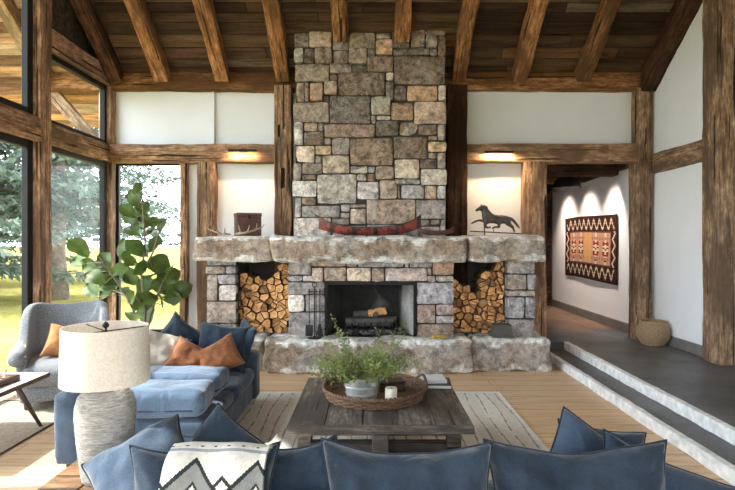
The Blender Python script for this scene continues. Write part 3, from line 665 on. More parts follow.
firelog((-.3, 6.84, .535), (.28, 6.83, .53), .055, M['ash'], 'charred log at the front of the fire grate', 1)
firelog((-.27, 7.0, .535), (.33, 7.02, .535), .05, M['ash'], 'charred log at the back of the fire grate', 2)
firelog((-.2, 6.93, .625), (.1, 6.88, .62), .04, M['ash'], 'ashen log lying across the top left of the grate', 3)
firelog((-.02, 6.9, .63), (.2, 6.92, .66), .045, M['logend'], 'pale brown log on top of the grate fire', 4)
b = MB()
for i in range(260):
    x, y = rnd.uniform(-.42, .45), rnd.uniform(6.74, 6.98); r = rnd.uniform(.008, .022); z = .385 + max(0, .05 * (1 - abs(x) * 1.4)) * rnd.random()
    b.rbox((x - r, y - r, z), (x + r, y + r, z + r * 1.6), r * .4, 1)
tag(b.build('ember_bed', M['ash'], fix=False), 'bed of grey ash and cinders under the fire grate', 'ash', kind='stuff')

# ------------------------------------------------------------------ firewood
def clip(poly, n, d):
    out = []
    for i in range(len(poly)):
        a, b_ = poly[i], poly[(i + 1) % len(poly)]; da, db = a[0]*n[0]+a[1]*n[1]-d, b_[0]*n[0]+b_[1]*n[1]-d
        if da <= 0: out.append(a)
        if da * db < 0: t = da / (da - db); out.append((a[0]+(b_[0]-a[0])*t, a[1]+(b_[1]-a[1])*t))
    return out
def woodpile(x0, x1, z0, z1, top, label, group, yf, seed, cell=.1):
    r = random.Random(seed); pts = []; row = 0; z = z0 + cell * .4
    while z < z1 + cell:
        x = x0 + (row % 2) * cell * .5 + cell * .1
        while x < x1 + cell * .3: pts.append((x + r.uniform(-.33, .33) * cell, z + r.uniform(-.3, .3) * cell)); x += cell * r.uniform(.85, 1.2)
        z += cell * .84; row += 1
    polys = []
    for p in pts:
        if z0 <= p[1] < top((p[0] - x0) / (x1 - x0)) - cell * .3 and x0 < p[0] < x1:
            poly = [(x0, z0), (x1, z0), (x1, z1), (x0, z1)]
            for q in pts:
                if q is p: continue
                n = (q[0] - p[0], q[1] - p[1]); m_ = ((q[0] + p[0]) / 2, (q[1] + p[1]) / 2)
                if abs(n[0]) + abs(n[1]) < cell * 4: poly = clip(poly, n, n[0] * m_[0] + n[1] * m_[1])
            if len(poly) < 3: continue
            xs = [c[0] for c in poly]; w = max(xs) - min(xs)
            if w > cell * .8 and r.random() < .72:              # a round split in two wedges
                a = r.uniform(0, math.pi); n = (math.cos(a), math.sin(a)); cx, cz = sum(xs)/len(xs), sum(c[1] for c in poly)/len(poly); d = n[0]*cx+n[1]*cz
                polys += [clip(poly, n, d), clip(poly, (-n[0], -n[1]), -d)]
            else: polys.append(poly)
    for k, poly in enumerate(polys):
        if len(poly) < 3: continue
        cx, cz = sum(c[0] for c in poly) / len(poly), sum(c[1] for c in poly) / len(poly)
        ring = []
        for i in range(len(poly)):                                # shrink, cut the corners
            a, b_ = poly[i], poly[(i + 1) % len(poly)]
            for t in (.09, .91):
                q = (a[0] + (b_[0] - a[0]) * t, a[1] + (b_[1] - a[1]) * t)
                s = .885 * (1 + r.uniform(-.02, .02)); ring.append(((q[0] - cx) * s, (q[1] - cz) * s))
        if max(math.hypot(*q) for q in ring) < .018: continue
        n = len(ring); y = r.uniform(0, .12); L = .42 + r.uniform(-.04, .04); b = MB()
        vs = [(q[0] * .965, y, q[1] * .965) for q in ring] + [(q[0], y + .008, q[1]) for q in ring] + [(q[0], y + L * .5, q[1]) for q in ring] + [(q[0] * .97, y + L, q[1] * .97) for q in ring]
        b.add(vs, [tuple(range(n))]); b.add([], [])
        for lv in range(3):
            for i in range(n):
                b.f.append((lv*n+i, lv*n+(i+1)%n, (lv+1)*n+(i+1)%n, (lv+1)*n+i)); b.c.append((1,1,1)); b.m.append(1)
        b.f.append(tuple(3*n+i for i in range(n))); b.c.append((1,1,1)); b.m.append(0)
        tag(b.build('firewood_log', [M['logend'], M['bark']], loc=(cx, yf, cz)), label, 'log', group)
zt = 1.28
woodpile(-1.675, -.985, .395, zt, lambda u: 1.06 + .14 * u + (.06 if u > .75 else 0) + .04 * math.sin(u * 9), 'split firewood log stacked in the niche left of the fireplace', 'firewood in the left niche', 6.8, 4, .1)
woodpile(1.01, 1.69, .395, zt, lambda u: (1.0 if u < .45 else 1.26) + .05 * math.sin(u * 7 + 1), 'split firewood log stacked in the niche right of the fireplace', 'firewood in the right niche', 6.8, 9, .1)
# ------------------------------------------------------------------ soft things
def pillow_mb(w, h, t, seed, wr=.012, ears=.09, sag=0.0, earz=None, nu=40, nv=34):
    b = MB()
    def side(sg):
        def fn(u, v):
            a, c = 2 * u - 1, 2 * v - 1
            x = w / 2 * a * (1 - ears * (1 - a * a) * 0 - ears * (1 - c * c)) ; z = h / 2 * c * (1 - (earz if earz and c > 0 else ears) * (1 - a * a))
            f = max(0, (1 - a ** 4) * (1 - c ** 4)) ** .55
            q = Vector((x, z, sg * .3))
            cx, cz = abs(a), abs(c)
            fold = .5 * math.sin((math.atan2(1.02 - cz, 1.02 - cx)) * 14 + seed) * (cx * cz) ** 2     # creases run into the corners
            y = sg * (t / 2 * f + f * wr * (nz((x, 0, z), 7, seed + sg) * 1.6 + nz((x, 0, z), 16, seed + 3) * .8 + fold * 1.6))
            z -= sag * f * (1 - c) * .5
            return (x + .01 * nz((x, z, 0), 5, seed), y + .02 * nz((x, z, 0), 3, seed + 9), z + .012 * nz((x, z, 0), 5, seed + 4))
        return fn
    b.grid(side(-1), nu, nv); b.grid(side(1), nu, nv); rim = []
    fn = side(1)
    for i in range(nu + 1): rim.append(fn(i / nu, 0))
    for j in range(1, nv + 1): rim.append(fn(1, j / nv))
    for i in range(nu - 1, -1, -1): rim.append(fn(i / nu, 1))
    for j in range(nv - 1, -1, -1): rim.append(fn(0, j / nv))
    return b, rim
def pillow(name, label, loc, size, rot, m, seed, group=None, pm='pipe', wr=.016, ears=.11, sag=0, cat='pillow', pr=.0045, earz=None):
    b, rim = pillow_mb(*size, seed, wr, ears, sag, earz)
    o = b.build(name, m, loc=loc, rot=tuple(R(a) for a in rot), smooth=True, weld=.0015)
    o.rotation_mode = 'YXZ'; tag(o, label, cat, group)
    if pm: MB().tube(rim, pr, 6, cap=False).build('piping', M[pm], o, smooth=True)
    return o

# ------------------------------------------------------------------ left sofa
s = thing('sofa', 'small low blue sofa along the left side with one far arm', 'sofa', (-1.6, 4.5, 0))
MB().rbox((-.5, -.83, .05), (.5, .83, .24), .02, 3, .004, 4, 3, 1).build('base', M['blue_mid'], s, smooth=50)
MB().rbox((-.52, -.84, .05), (-.33, .84, .53), .05, 4, .008, 4, 4, 2).build('back', M['blue_mid'], s, smooth=True)
MB().rbox((-.34, .64, .05), (.54, .84, .5), .05, 4, .008, 4, 4, 3).build('arm', M['blue_mid'], s, smooth=True)
MB().rbox((-.34, -.83, .235), (.5, -.05, .345), .045, 4, .01, 5, 4, 4, .02).build('seat_cushion', M['blue_mid'], s, smooth=True)
MB().rbox((-.34, -.04, .235), (.52, .64, .36), .045, 4, .01, 5, 4, 5, .025).build('seat_cushion', M['blue_mid'], s, smooth=True)
for x in (-.44, .44):
    for y in (-.76, .76): MB().lathe([(.018, 0), (.026, .06)], 10, (x, y, 0)).build('leg', M['walnut'], s)
def boxcushion(name, label, lo, hi, m, seed, rot=(0, 0, 0), group=None):
    c = (Vector(lo) + Vector(hi)) / 2; h = (Vector(hi) - Vector(lo)) / 2
    o = MB().rbox(-h, h, min(h) * .55, 5, .009, 8, 4, seed, .006).build(name, m, loc=c, rot=tuple(R(a) for a in rot), smooth=True)
    tag(o, label, 'cushion', group)
    r = h; rim = []
    for k in range(41):
        a = 2 * math.pi * k / 40; ca, sa = math.cos(a), math.sin(a)
        rim.append((r.x * math.copysign(abs(ca) ** .22, ca) * 1.006, r.y * math.copysign(abs(sa) ** .22, sa) * 1.01, -h.z * .42))
    MB().tube(rim, .007, 6, cap=False).build('piping', M['blue'], o, smooth=True)
    return o
boxcushion('sofa_cushion', 'plump blue cushion coloured as sunlit at the near end of the small sofa', (-1.82, 3.67, .355), (-1.13, 4.05, .535), M['blue_sunlit'], 3, (0, 0, 2))
boxcushion('sofa_cushion', 'blue cushion coloured as sunlit lying behind the plump one on small sofa', (-1.84, 4.14, .365), (-1.14, 4.48, .535), M['blue_sunlit'], 8, (0, 0, -3))
pillow('throw_pillow', 'large blue pillow leaning on the far arm of the small sofa', (-1.34, 5.0, .58), (.5, .42, .17), (-20, 4, -6), M['blue'], 11)
pillow('throw_pillow', 'dark blue pillow tucked behind the large one at sofa arm', (-1.17, 5.12, .59), (.4, .4, .1), (-14, 8, -62), M['blue'], 13)
pillow('throw_pillow', 'blue pillow standing on its corner behind the beige one', (-1.77, 5.08, .6), (.42, .42, .16), (-15, 40, 18), M['blue'], 15)
pillow('throw_pillow', 'tan brown suede pillow leaning on the large blue pillow', (-1.32, 4.78, .53), (.38, .3, .14), (-26, -28, 4), M['leather_dark'], 17, pm='leather_dark')
pillow('throw_pillow', 'brown suede pillow beside the beige pillow on small sofa', (-1.56, 4.76, .525), (.34, .28, .14), (-22, 28, 16), M['leather_dark'], 19, pm='leather_dark')
pillow('throw_pillow', 'crumpled beige linen pillow on the back of the small sofa', (-1.85, 4.86, .56), (.44, .36, .24), (-35, 18, 20), M['beige'], 21, pm=None, wr=.03)

# ------------------------------------------------------------------ wing chair
def catmull(P, n):
    out = []
    for i in range(len(P) - 1):
        p0, p1, p2, p3 = P[max(i - 1, 0)], P[i], P[i + 1], P[min(i + 2, len(P) - 1)]
        for k in range(n):
            t = k / n; out.append(tuple(.5 * (2*b + (c - a)*t + (2*a - 5*b + 4*c - d)*t*t + (3*b - a - 3*c + d)*t**3) for a, b, c, d in zip(p0, p1, p2, p3)))
    return out + [tuple(P[-1])]
ch = thing('armchair', 'grey tweed wing chair by the corner windows', 'armchair', (-2.99, 5.4, 0), R(25))
prof = catmull([(-.40, -.36, .50), (-.43, -.15, .52), (-.44, .06, .6), (-.42, .2, .84), (-.36, .34, .905), (-.2, .41, .89), (0, .43, .88), (.2, .41, .89), (.36, .34, .905), (.42, .2, .84), (.44, .06, .6), (.43, -.15, .52), (.40, -.36, .50)], 5)
me = bpy.data.meshes.new('t'); nv = 12; vs, fs = [], []
for j in range(nv + 1):
    t = j / nv
    for x, y, z in prof:
        zz = .12 + (z - .12) * t; fl = max(0, zz - .4)
        vs.append((x * .79 * (1 + .14 * fl), y + .3 * fl * max(0, (y + .05)) * 1.6, zz))
k = len(prof)
for j in range(nv):
    for i in range(k - 1): fs.append((j*k+i, j*k+i+1, (j+1)*k+i+1, (j+1)*k+i))
me.from_pydata(vs, [], fs); o = bpy.data.objects.new('t', me); COL.objects.link(o); o.parent = ch
so = o.modifiers.new('a', 'SOLIDIFY'); so.thickness = .085; so.offset = 0; o.modifiers.new('b', 'SUBSURF').levels = 2
bpy.context.view_layer.update(); shell = evaluated(o, 'backrest', M['chairgrey'], ch)
for sx in (-1, 1):
    MB().tube([(sx * .36, -.39, .47), (sx * .365, -.3, .475), (sx * .37, -.1, .49), (sx * .375, .05, .53)], [.055, .072, .07, .055], 14).build('arm', M['chairgrey'], ch, smooth=True)
MB().rbox((-.34, -.38, .075), (.34, .36, .225), .04, 4, .004, 4, 3, 7).build('base', M['chairgrey'], ch, smooth=True)
MB().rbox((-.32, -.41, .22), (.32, .33, .395), .055, 5, .006, 4, 4, 9, .03).build('seat_cushion', M['chairgrey'], ch, smooth=True)
for x in (-.28, .28):
    for y in (-.31, .29): MB().lathe([(.02, 0), (.032, .09)], 12, (x, y, 0)).build('foot', M['walnut'], ch)
pillow('throw_pillow', 'tan brown pillow slumped on the seat of the grey wing chair', (-2.97, 5.40, .545), (.38, .34, .16), (-30, 16, 32), M['leather'], 23, pm='leather_dark')

# ------------------------------------------------------------------ chess table
tb = thing('side_table', 'low pale topped side table with slanted dark legs under chess board', 'table', (-3.05, 4.1, 0))
MB().rbox((-.36, -.52, .427), (.36, .52, .44), .003, 2).build('table_top', M['washed'], tb)
e = MB()
for lo, hi in (((-.365, -.525, .405), (.365, -.51, .438)), ((-.365, .51, .405), (.365, .525, .438)), ((-.365, -.51, .405), (-.35, .51, .438)), ((.35, -.51, .405), (.365, .51, .438))): e.box(lo, hi)
e.build('edge_band', M['walnut'], tb)
for sx in (-1, 1):
    for sy in (-1, 1): MB().tube([(sx * .2, sy * .3, .425), (sx * .33, sy * .46, .004)], [.024, .013], 10).build('leg', M['walnut'], tb, smooth=True)
bd = thing('chess_board', 'dark red wooden chess board box on the pale side table', 'chess board', (-2.99, 4.17, .44))
MB().rbox((-.21, -.21, 0), (.21, .21, .045), .004, 2).build('box', M['box'], bd)
sq = MB()
for i in range(8):
    for j in range(8):
        if (i + j) % 2: sq.box((-.18 + i * .045, -.18 + j * .045, .0445), (-.18 + (i + 1) * .045, -.18 + (j + 1) * .045, .0465))
sq.build('pale_squares', M['chess_pale'], bd)
pcs = [('pawn', 'pale'), ('bishop', 'pale'), ('rook', 'pale'), ('pawn', 'dark'), ('knight', 'dark'), ('pawn', 'pale'), ('king', 'dark')]
profs = {'pawn': [(.011, 0), (.011, .006), (.005, .014), (.0045, .028), (.008, .034), (.007, .042), (.001, .046)], 'bishop': [(.013, 0), (.013, .007), (.006, .016), (.005, .036), (.009, .044), (.006, .056), (.001, .062)],
 'rook': [(.013, 0), (.013, .007), (.008, .016), (.008, .036), (.012, .04), (.012, .052), (.001, .052)], 'knight': [(.013, 0), (.013, .007), (.008, .016), (.011, .03), (.013, .044), (.006, .058), (.001, .058)], 'king': [(.014, 0), (.014, .008), (.007, .02), (.006, .05), (.012, .062), (.009, .072), (.002, .082)]}
labs = ['pale wooden pawn at the near right corner of chess board', 'pale bishop with pointed top on the chess board', 'pale flat topped rook on the far edge of chess board', 'dark pawn on the middle of the chess board', 'dark knight with bulging head on the chess board', 'pale pawn at the far left of the chess board', 'tall dark king piece on the chess board']
for (k, c), lab, (i, j) in zip(pcs, labs, ((6, 3), (7, 6), (5, 7), (3, 4), (4, 6), (2, 7), (6, 5))):
    tag(MB().lathe(profs[k], 12).build('chess_' + k, M['chess_' + c], loc=(-2.99 - .18 + (i + .5) * .045, 4.17 - .18 + (j + .5) * .045, .4868), smooth=40), lab, 'chess piece', 'chess pieces')

# ------------------------------------------------------------------ end table, lamp
et = thing('end_table', 'honey coloured plank end table carrying the ceramic lamp', 'table', (-1.03, 1.9, 0))
for i in range(3):
    x0 = -.24 + i * .16
    MB().rbox((x0 + .0015, -.6, .555), (x0 + .1585, .49, .6), .005, 2, .003, 6, 4, i * 5).build('top_plank', M['endwood'], et)
for x in (-.19, .19):
    for y in (-.53, .43): MB().rbox((x - .035, y - .035, 0), (x + .035, y + .035, .556), .006, 2).build('leg', M['endwood'], et)
MB().rbox((-.19, -.53, .47), (.19, .43, .553), .004, 1).build('apron', M['endwood'], et)
lp = thing('table_lamp', 'textured grey ceramic lamp with a linen drum shade', 'lamp', (-1.055, 2.2, .601))
pr = [(.084, 0), (.088, .008), (.098, .08), (.108, .17), (.114, .25), (.113, .29), (.102, .33), (.076, .358), (.045, .37), (.03, .378), (.03, .4)]
fine = []
for (r0, z0), (r1, z1) in zip(pr, pr[1:]):
    nn = max(1, int((z1 - z0) / .008)); fine += [(r0 + (r1 - r0) * i / nn, z0 + (z1 - z0) * i / nn) for i in range(nn)]
fine.append(pr[-1]); b = MB(); b.lathe(fine, 64)
b.v = [(x * (1 + .011 * nz((x, y, z * 3), 34, 2)), y * (1 + .011 * nz((x, y, z * 3), 34, 2)), z) for x, y, z in b.v]; b.c = [(.34, .325, .305)] * len(b.f)
b.build('lamp_base', M['ceramic'], lp, smooth=True)
b = MB(); n = 64
sh = [(.166, .385), (.160, .605), (.157, .605), (.163, .385)]
vs, fs = [], []
for r, z in sh:
    for k in range(n): a = 2 * math.pi * k / n; vs.append((r * math.cos(a), r * math.sin(a), z))
for i in range(4):
    for k in range(n): fs.append((i*n+k, i*n+(k+1)%n, ((i+1)%4)*n+(k+1)%n, ((i+1)%4)*n+k))
b.add(vs, fs); b.build('lamp_shade', M['shade'], lp, smooth=40)
b = MB()
for k in range(3):
    a = 2 * math.pi * k / 3 + .4; b.tube([(0, 0, .585), (.158 * math.cos(a), .158 * math.sin(a), .597)], .0025, 6)
b.tube([(0, 0, .39), (0, 0, .60)], .004, 8); b.tube([(-.03, 0, .45), (-.035, 0, .53), (0, 0, .59), (.035, 0, .53), (.03, 0, .45)], .002, 6)
hp_ = b.build('harp', M['black'], lp, smooth=True)
MB().lathe([(.004, 0), (.012, .006), (.013, .014), (.006, .024), (.001, .028)], 14, (0, 0, .597)).build('finial', M['black'], hp_, smooth=True)

# ------------------------------------------------------------------ front sofa
fs_ = thing('sofa', 'long dark blue sofa with its back to the viewer', 'sofa', (.15, 2.1, 0))
MB().rbox((-.9, -.46, .07), (.92, .46, .26), .02, 3, .004, 4, 3, 31).build('base', M['blue'], fs_, smooth=50)
MB().rbox((-.93, -.48, .07), (.94, -.27, .71), .06, 4, .008, 4, 4, 32).build('back', M['blue'], fs_, smooth=True)
for x0, x1, i in ((-.93, -.72, 33), (.74, .95, 34)): MB().rbox((x0, -.44, .07), (x1, .46, .56), .06, 4, .008, 4, 4, i).build('arm', M['blue'], fs_, smooth=True)
for i in range(3): MB().rbox((-.715 + i * .485, -.28, .25), (-.235 + i * .485, .47, .44), .05, 4, .01, 5, 4, 35 + i, .03).build('seat_cushion', M['blue'], fs_, smooth=True)
for x in (-.84, .86):
    for y in (-.4, .4): MB().lathe([(.02, 0), (.028, .08)], 10, (x, y, 0)).build('leg', M['walnut'], fs_)
G = 'back cushions of the front sofa'
pillow('back_cushion', 'blue back cushion under the zigzag blanket on the front sofa', (-.56, 1.83, .64), (.50, .45, .2), (-12, 1, 3), M['blue'], 41, G, cat='cushion', wr=.034, earz=.2)
pillow('back_cushion', 'blue back cushion left of the middle on the front sofa', (-.315, 1.93, .62), (.43, .46, .16), (-10, -5, -4), M['blue'], 43, G, cat='cushion', wr=.034, earz=.2)
pillow('back_cushion', 'middle blue back cushion with creased left corner on front sofa', (.125, 1.84, .645), (.58, .45, .22), (-12, 0, -1), M['blue'], 45, G, cat='cushion', wr=.036, earz=.2)
pillow('back_cushion', 'rightmost blue back cushion on the front sofa', (.70, 1.83, .645), (.62, .46, .22), (-12, -1, -2), M['blue'], 47, G, cat='cushion', wr=.036, earz=.2)
pillow('throw_pillow', 'big blue pillow at the left end reaching over the end table', (-.82, 1.99, .695), (.37, .38, .16), (-54, -42, -12), M['blue_mid'], 49, wr=.016)
pillow('throw_pillow', 'slate blue pillow with raised corner behind the zigzag blanket', (-.6, 2.2, .66), (.34, .34, .15), (-30, 40, 8), M['blue_mid'], 51)
pillow('throw_pillow', 'lighter blue pillow standing on its corner behind right back cushion', (.86, 2.12, .61), (.44, .4, .17), (-18, 32, 0), M['blue_mid'], 53)
pillow('throw_pillow', 'navy pillow lying behind the lighter blue pillow on the right', (.98, 2.34, .575), (.36, .36, .14), (-30, 8, -8), M['navy'], 55)
pillow('throw_pillow', 'navy pillow at the right arm of the front sofa', (1.02, 1.93, .62), (.48, .34, .15), (-30, 22, -8), M['navy'], 57)

# blanket with zigzags, thrown over the left back cushion
def zig(u, v):
    cream, grey, dark = (.74, .71, .64), (.24, .24, .235), (.032, .036, .038)
    s = abs((u * 1.56 + .07) % 1 - .5) * 2            # 0 at a peak, 1 in a valley
    if v < .10:
        return dark if .025 < v < .06 and (u * 7) % 1 < .24 else cream
    if v < .15: return (.34, .35, .37)
    if v < .20: return cream
    a = .25 + s * .5
    if v < a:
        c = .50 + (1 - s) * .5
        return cream if v < c or v > c + .07 else dark
    if v < a + .075: return dark
    b2 = a + .3
    if v < b2: return grey
    return dark if v < b2 + .05 else cream
path = catmull([(1.96, .75), (1.90, .82), (1.835, .865), (1.76, .845), (1.70, .77), (1.665, .69), (1.63, .6), (1.59, .5), (1.58, .38)], 10)
ds = [0]
for p, q in zip(path, path[1:]): ds.append(ds[-1] + math.hypot(q[0]-p[0], q[1]-p[1]))
def bl(u, v):
    d = v * ds[-1]; i = max(k for k in range(len(ds)) if ds[k] <= d + 1e-9); i = min(i, len(path) - 2)
    t = (d - ds[i]) / (ds[i+1] - ds[i]); y = path[i][0] + (path[i+1][0] - path[i][0]) * t; z = path[i][1] + (path[i+1][1] - path[i][1]) * t
    x = -.655 + u * .32 + .02 * v
    f = .014 * nz((x, y, z), 9, 4) + .012 * math.sin(u * 11 + v * 2) * min(1, v * 2.5)
    return (x + .008 * nz((x, y, z), 6, 2), y - f, z + f * .7 - .02 * (u - .4) ** 2)
b = MB(); b.grid(bl, 150, 240, lambda u, v: zig(u, max(0, (v - .25) * 3.4)))
me_o = b.build('throw_blanket', M['blanket'], smooth=True)
md = me_o.modifiers.new('s', 'SOLIDIFY'); md.thickness = .012; md.offset = 1
tag(me_o, 'cream wool throw blanket with dark zigzags over the sofa back', 'blanket')

# ------------------------------------------------------------------ coffee table and what stands on it
ct = thing('coffee_table', 'square grey brown plank coffee table on the pale rug', 'table', (.064, 3.935, .013))
Z = -.013
for i in range(5):
    x0 = -.571 + i * .2284
    MB().rbox((-.565, -.1127, -.025), (.565, .1127, .025), .005, 2, .0018, 5, 5, 60 + i).build('top_plank', M['table'], ct, loc=(x0 + .1142, 0, .395 + Z), rot=(0, 0, R(90)))
for y in (-.578, .578): MB().rbox((-.57, y - .012, .369 + Z), (.57, y + .012, .421 + Z), .003, 2, .002, 5, 5, int(y * 9)).build('edge_board', M['table'], ct)
MB().rbox((-.5, -.49, .325 + Z), (.5, .49, .369 + Z), .004, 2).build('under_frame', M['table'], ct)
for x, y in ((0, -.55), (0, .55), (-.53, 0), (.53, 0)):
    MB().rbox((x - .05, y - .042, 0), (x + .05, y + .042, .368 + Z), .006, 2, .003, 6, 3, int(x * 9)).build('leg', M['table'], ct)
MB().rbox((-.48, -.045, .02), (.48, .045, .1), .006, 2).rbox((-.045, -.48, .021), (.045, .48, .099), .006, 2).build('stretcher', M['table'], ct)
tr = thing('tray', 'round woven brown wicker tray on the coffee table', 'tray', (.035, 3.98, .4215))
b = MB(); b.lathe([(.001, 0), (.33, 0), (.34, .006), (.33, .012), (.001, .012)], 48); b.build('tray_bottom', M['wicker'], tr)
b = MB()
for k in range(5):
    pts = [((.345 + .004 * k) * math.cos(a), (.345 + .004 * k) * math.sin(a), .012 + k * .0125 + .005 * math.sin(24 * a + k * math.pi)) for a in [2 * math.pi * i / 144 for i in range(145)]]
    b.tube(pts, .0085, 6, cap=False)
for k in range(2):
    pts = [(.368 * math.cos(a) + .007 * math.cos(40 * a + k * math.pi) , .368 * math.sin(a), .075 + .007 * math.sin(40 * a + k * math.pi)) for a in [2 * math.pi * i / 240 for i in range(241)]]
    b.tube(pts, .009, 6, cap=False)
b.build('tray_rim', M['wicker'], tr, smooth=True)
for a0 in (R(155), R(15)):
    MB().tube([(.37 * math.cos(a0 + t * .3), .37 * math.sin(a0 + t * .3), .08 + .05 * math.sin(math.pi * (t + 1) / 2)) for t in [i / 8 - 1 for i in range(17)]], .011, 8).build('handle', M['wicker'], tr, smooth=True)
bu = thing('bucket', 'galvanised zinc bucket holding the herb plant in the tray', 'bucket', (-.06, 3.87, .4345))
b = MB(); b.lathe([(.1, 0), (.104, .002), (.122, .155), (.127, .158), (.127, .164), (.12, .164), (.118, .158), (.102, .12), (.001, .12)], 40); b.build('bucket_body', M['zinc'], bu, smooth=35)
MB().lathe([(.113, .135), (.1165, .135)], 30).tube([], .01) if False else None
for sx in (-1, 1):
    MB().tube([(sx * .124, -.035, .14), (sx * .15, -.03, .147), (sx * .157, 0, .149), (sx * .15, .03, .147), (sx * .124, .035, .14)], .005, 8).build('handle', M['zinc'], bu, smooth=True)
b = MB(); b.tube([(.122 * math.cos(2*math.pi*i/40), .122 * math.sin(2*math.pi*i/40), .1) for i in range(41)], .0025, 5, cap=False); b.tube([(.114 * math.cos(2*math.pi*i/40), .114 * math.sin(2*math.pi*i/40), .05) for i in range(41)], .0025, 5, cap=False)
b.build('bucket_ring', M['zinc'], bu)
hb = thing('herb_plant', 'airy green herb plant with tall thin sprigs in zinc bucket', 'plant', (-.06, 3.87, .556))
st, lv = MB(), MB(); hr = random.Random(5)
def sprig(base, tip, r0, leaves, spread, lsz):
    base, tip = Vector(base), Vector(tip); mid = base.lerp(tip, .5) + Vector((hr.uniform(-.03, .03), hr.uniform(-.03, .03), .03)); pts = []
    for i in range(9):
        t = i / 8; pts.append(base * (1-t)**2 + mid * 2*t*(1-t) + tip * t*t)
    st.tube(pts, [r0 * (1 - .7 * i / 8) for i in range(9)], 4)
    for k in range(leaves):
        t = hr.uniform(.15, 1); i = min(7, int(t * 8)); p = pts[i].lerp(pts[i+1], t * 8 - i)
        d = Vector((hr.gauss(0, 1), hr.gauss(0, 1), hr.gauss(.3, .8))).normalized(); q = p + d * hr.uniform(0, spread)
        s_ = d.cross(Vector((hr.gauss(0, 1), hr.gauss(0, 1), hr.gauss(0, 1)))).normalized(); L = lsz * hr.uniform(.6, 1.3)
        up = d.cross(s_) * .2 * L
        lv.add([q, q + d * L * .5 + s_ * L * .28 + up, q + d * L, q + d * L * .5 - s_ * L * .28 + up], [(0, 1, 2, 3)])
for k in range(130):
    a = hr.uniform(0, 2 * math.pi); rr = math.sqrt(hr.random()); L = hr.uniform(.1, .25)
    sprig((.07 * rr * math.cos(a), .07 * rr * math.sin(a), 0), (rr * hr.uniform(.2, .42) * math.cos(a) * 1.1, rr * .28 * math.sin(a), L * (1.15 - .45 * rr)), .0022, 34, .028, .028)
for tip in ((-.21, -.02, .47), (-.16, .0, .36), (-.12, .03, .33), (.35, .0, .49), (.25, .02, .36), (.31, -.03, .33), (-.27, 0, .3), (-.35, -.05, .2), (.12, .05, .36)):
    sprig((tip[0] * .1, tip[1] * .1, 0), tip, .0026, 34, .015, .026)
st.build('stems', M['herb'], hb); lv.build('leaves', M['herb'], hb, fix=False)
MB().lathe([(.001, -.004), (.1, -.004), (.1, .002), (.001, .006)], 20).build('soil', M['soil'], hb)
cd = thing('candle', 'short cream pillar candle in front of the zinc bucket', 'candle', (.145, 3.79, .4345))
MB().lathe([(.038, 0), (.041, .003), (.041, .095), (.038, .1), (.03, .098), (.001, .094)], 30).build('wax_body', M['wax'], cd, smooth=40)
MB().tube([(0, 0, .093), (.001, 0, .106)], .0015, 6).build('wick', M['black'], cd)
bx = thing('wooden_box', 'small dark wooden box inside the wicker tray', 'box', (.15, 4.1, .4345), R(12))
MB().rbox((-.1, -.06, 0), (.1, .06, .055), .004, 2).build('box_body', M['walnut'], bx); MB().rbox((-.103, -.063, .056), (.103, .063, .075), .004, 2).build('lid', M['walnut'], bx)
def book(name, label, loc, w, d, h, m, rz):
    t_ = thing(name, label, 'book', loc, R(rz), 'books on the coffee table')
    MB().rbox((-w/2 + .004, -d/2 + .004, .004), (w/2 - .003, d/2 - .004, h - .004), .001, 1).build('pages', M['paper'], t_)
    MB().rbox((-w/2, -d/2, 0), (w/2, d/2, .004), .001, 1).rbox((-w/2, -d/2, h - .004), (w/2, d/2, h), .001, 1).rbox((-w/2, -d/2, .004), (-w/2 + .004, d/2, h - .004), .001, 1).build('cover', M[m], t_)
book('book', 'large dark book at the back right of the coffee table', (.475, 4.29, .4215), .3, .24, .03, 'coverd', -4)
book('book', 'pale thin book lying on the large dark book', (.46, 4.31, .4525), .25, .2, .022, 'coverw', 5)

# ------------------------------------------------------------------ rugs
rr_ = random.Random(3); lines = [(x, rr_.uniform(0, .3), rr_.uniform(.7, 1), rr_.uniform(-.03, .03)) for x in [i / 27 + .02 for i in range(27)]]
def rugcol(u, v):
    if u < .012 or u > .988 or v < .012 or v > .985: return (.78, .75, .7)
    for x, a, b_, sl in lines:
        if abs(u - x - .004 * math.sin(v * 17 + x * 40)) < .0021 and (v * 2.1 + x * 7) % 1 < .93: return (.36, .325, .285)
    return (.76, .72, .66) if (u * 10) % 1 < .5 else (.7, .655, .59)
b = MB(); b.grid(lambda u, v: (-1.45 + 2.9 * u, -1.64 + 3.28 * v, .012 + .002 * nz((u * 9, v * 9, 0), 1, 3)), 330, 60, rugcol)
b.box((-1.45, -1.64, .0015), (1.45, 1.64, .0085), (.55, .52, .47))
tag(b.build('rug', M['rug'], loc=(-.14, 3.95, 0), fix=False), 'large cream rug with thin dark lines under the coffee table', 'rug')
b = MB(); b.grid(lambda u, v: (-.43 + .86 * u, -.95 + 1.9 * v, .01), 60, 60, lambda u, v: (.05, .04, .03) if u > .975 or v > .985 or u < .02 or v < .02 else jitter((.36, .3, .24), .14))
b.box((-.43, -.95, .001), (.43, .95, .008), (.1, .08, .06))
tag(b.build('rug', M['rug'], loc=(-3.09, 4.35, 0), fix=False), 'small beige rug with dark border under the chess table', 'rug')

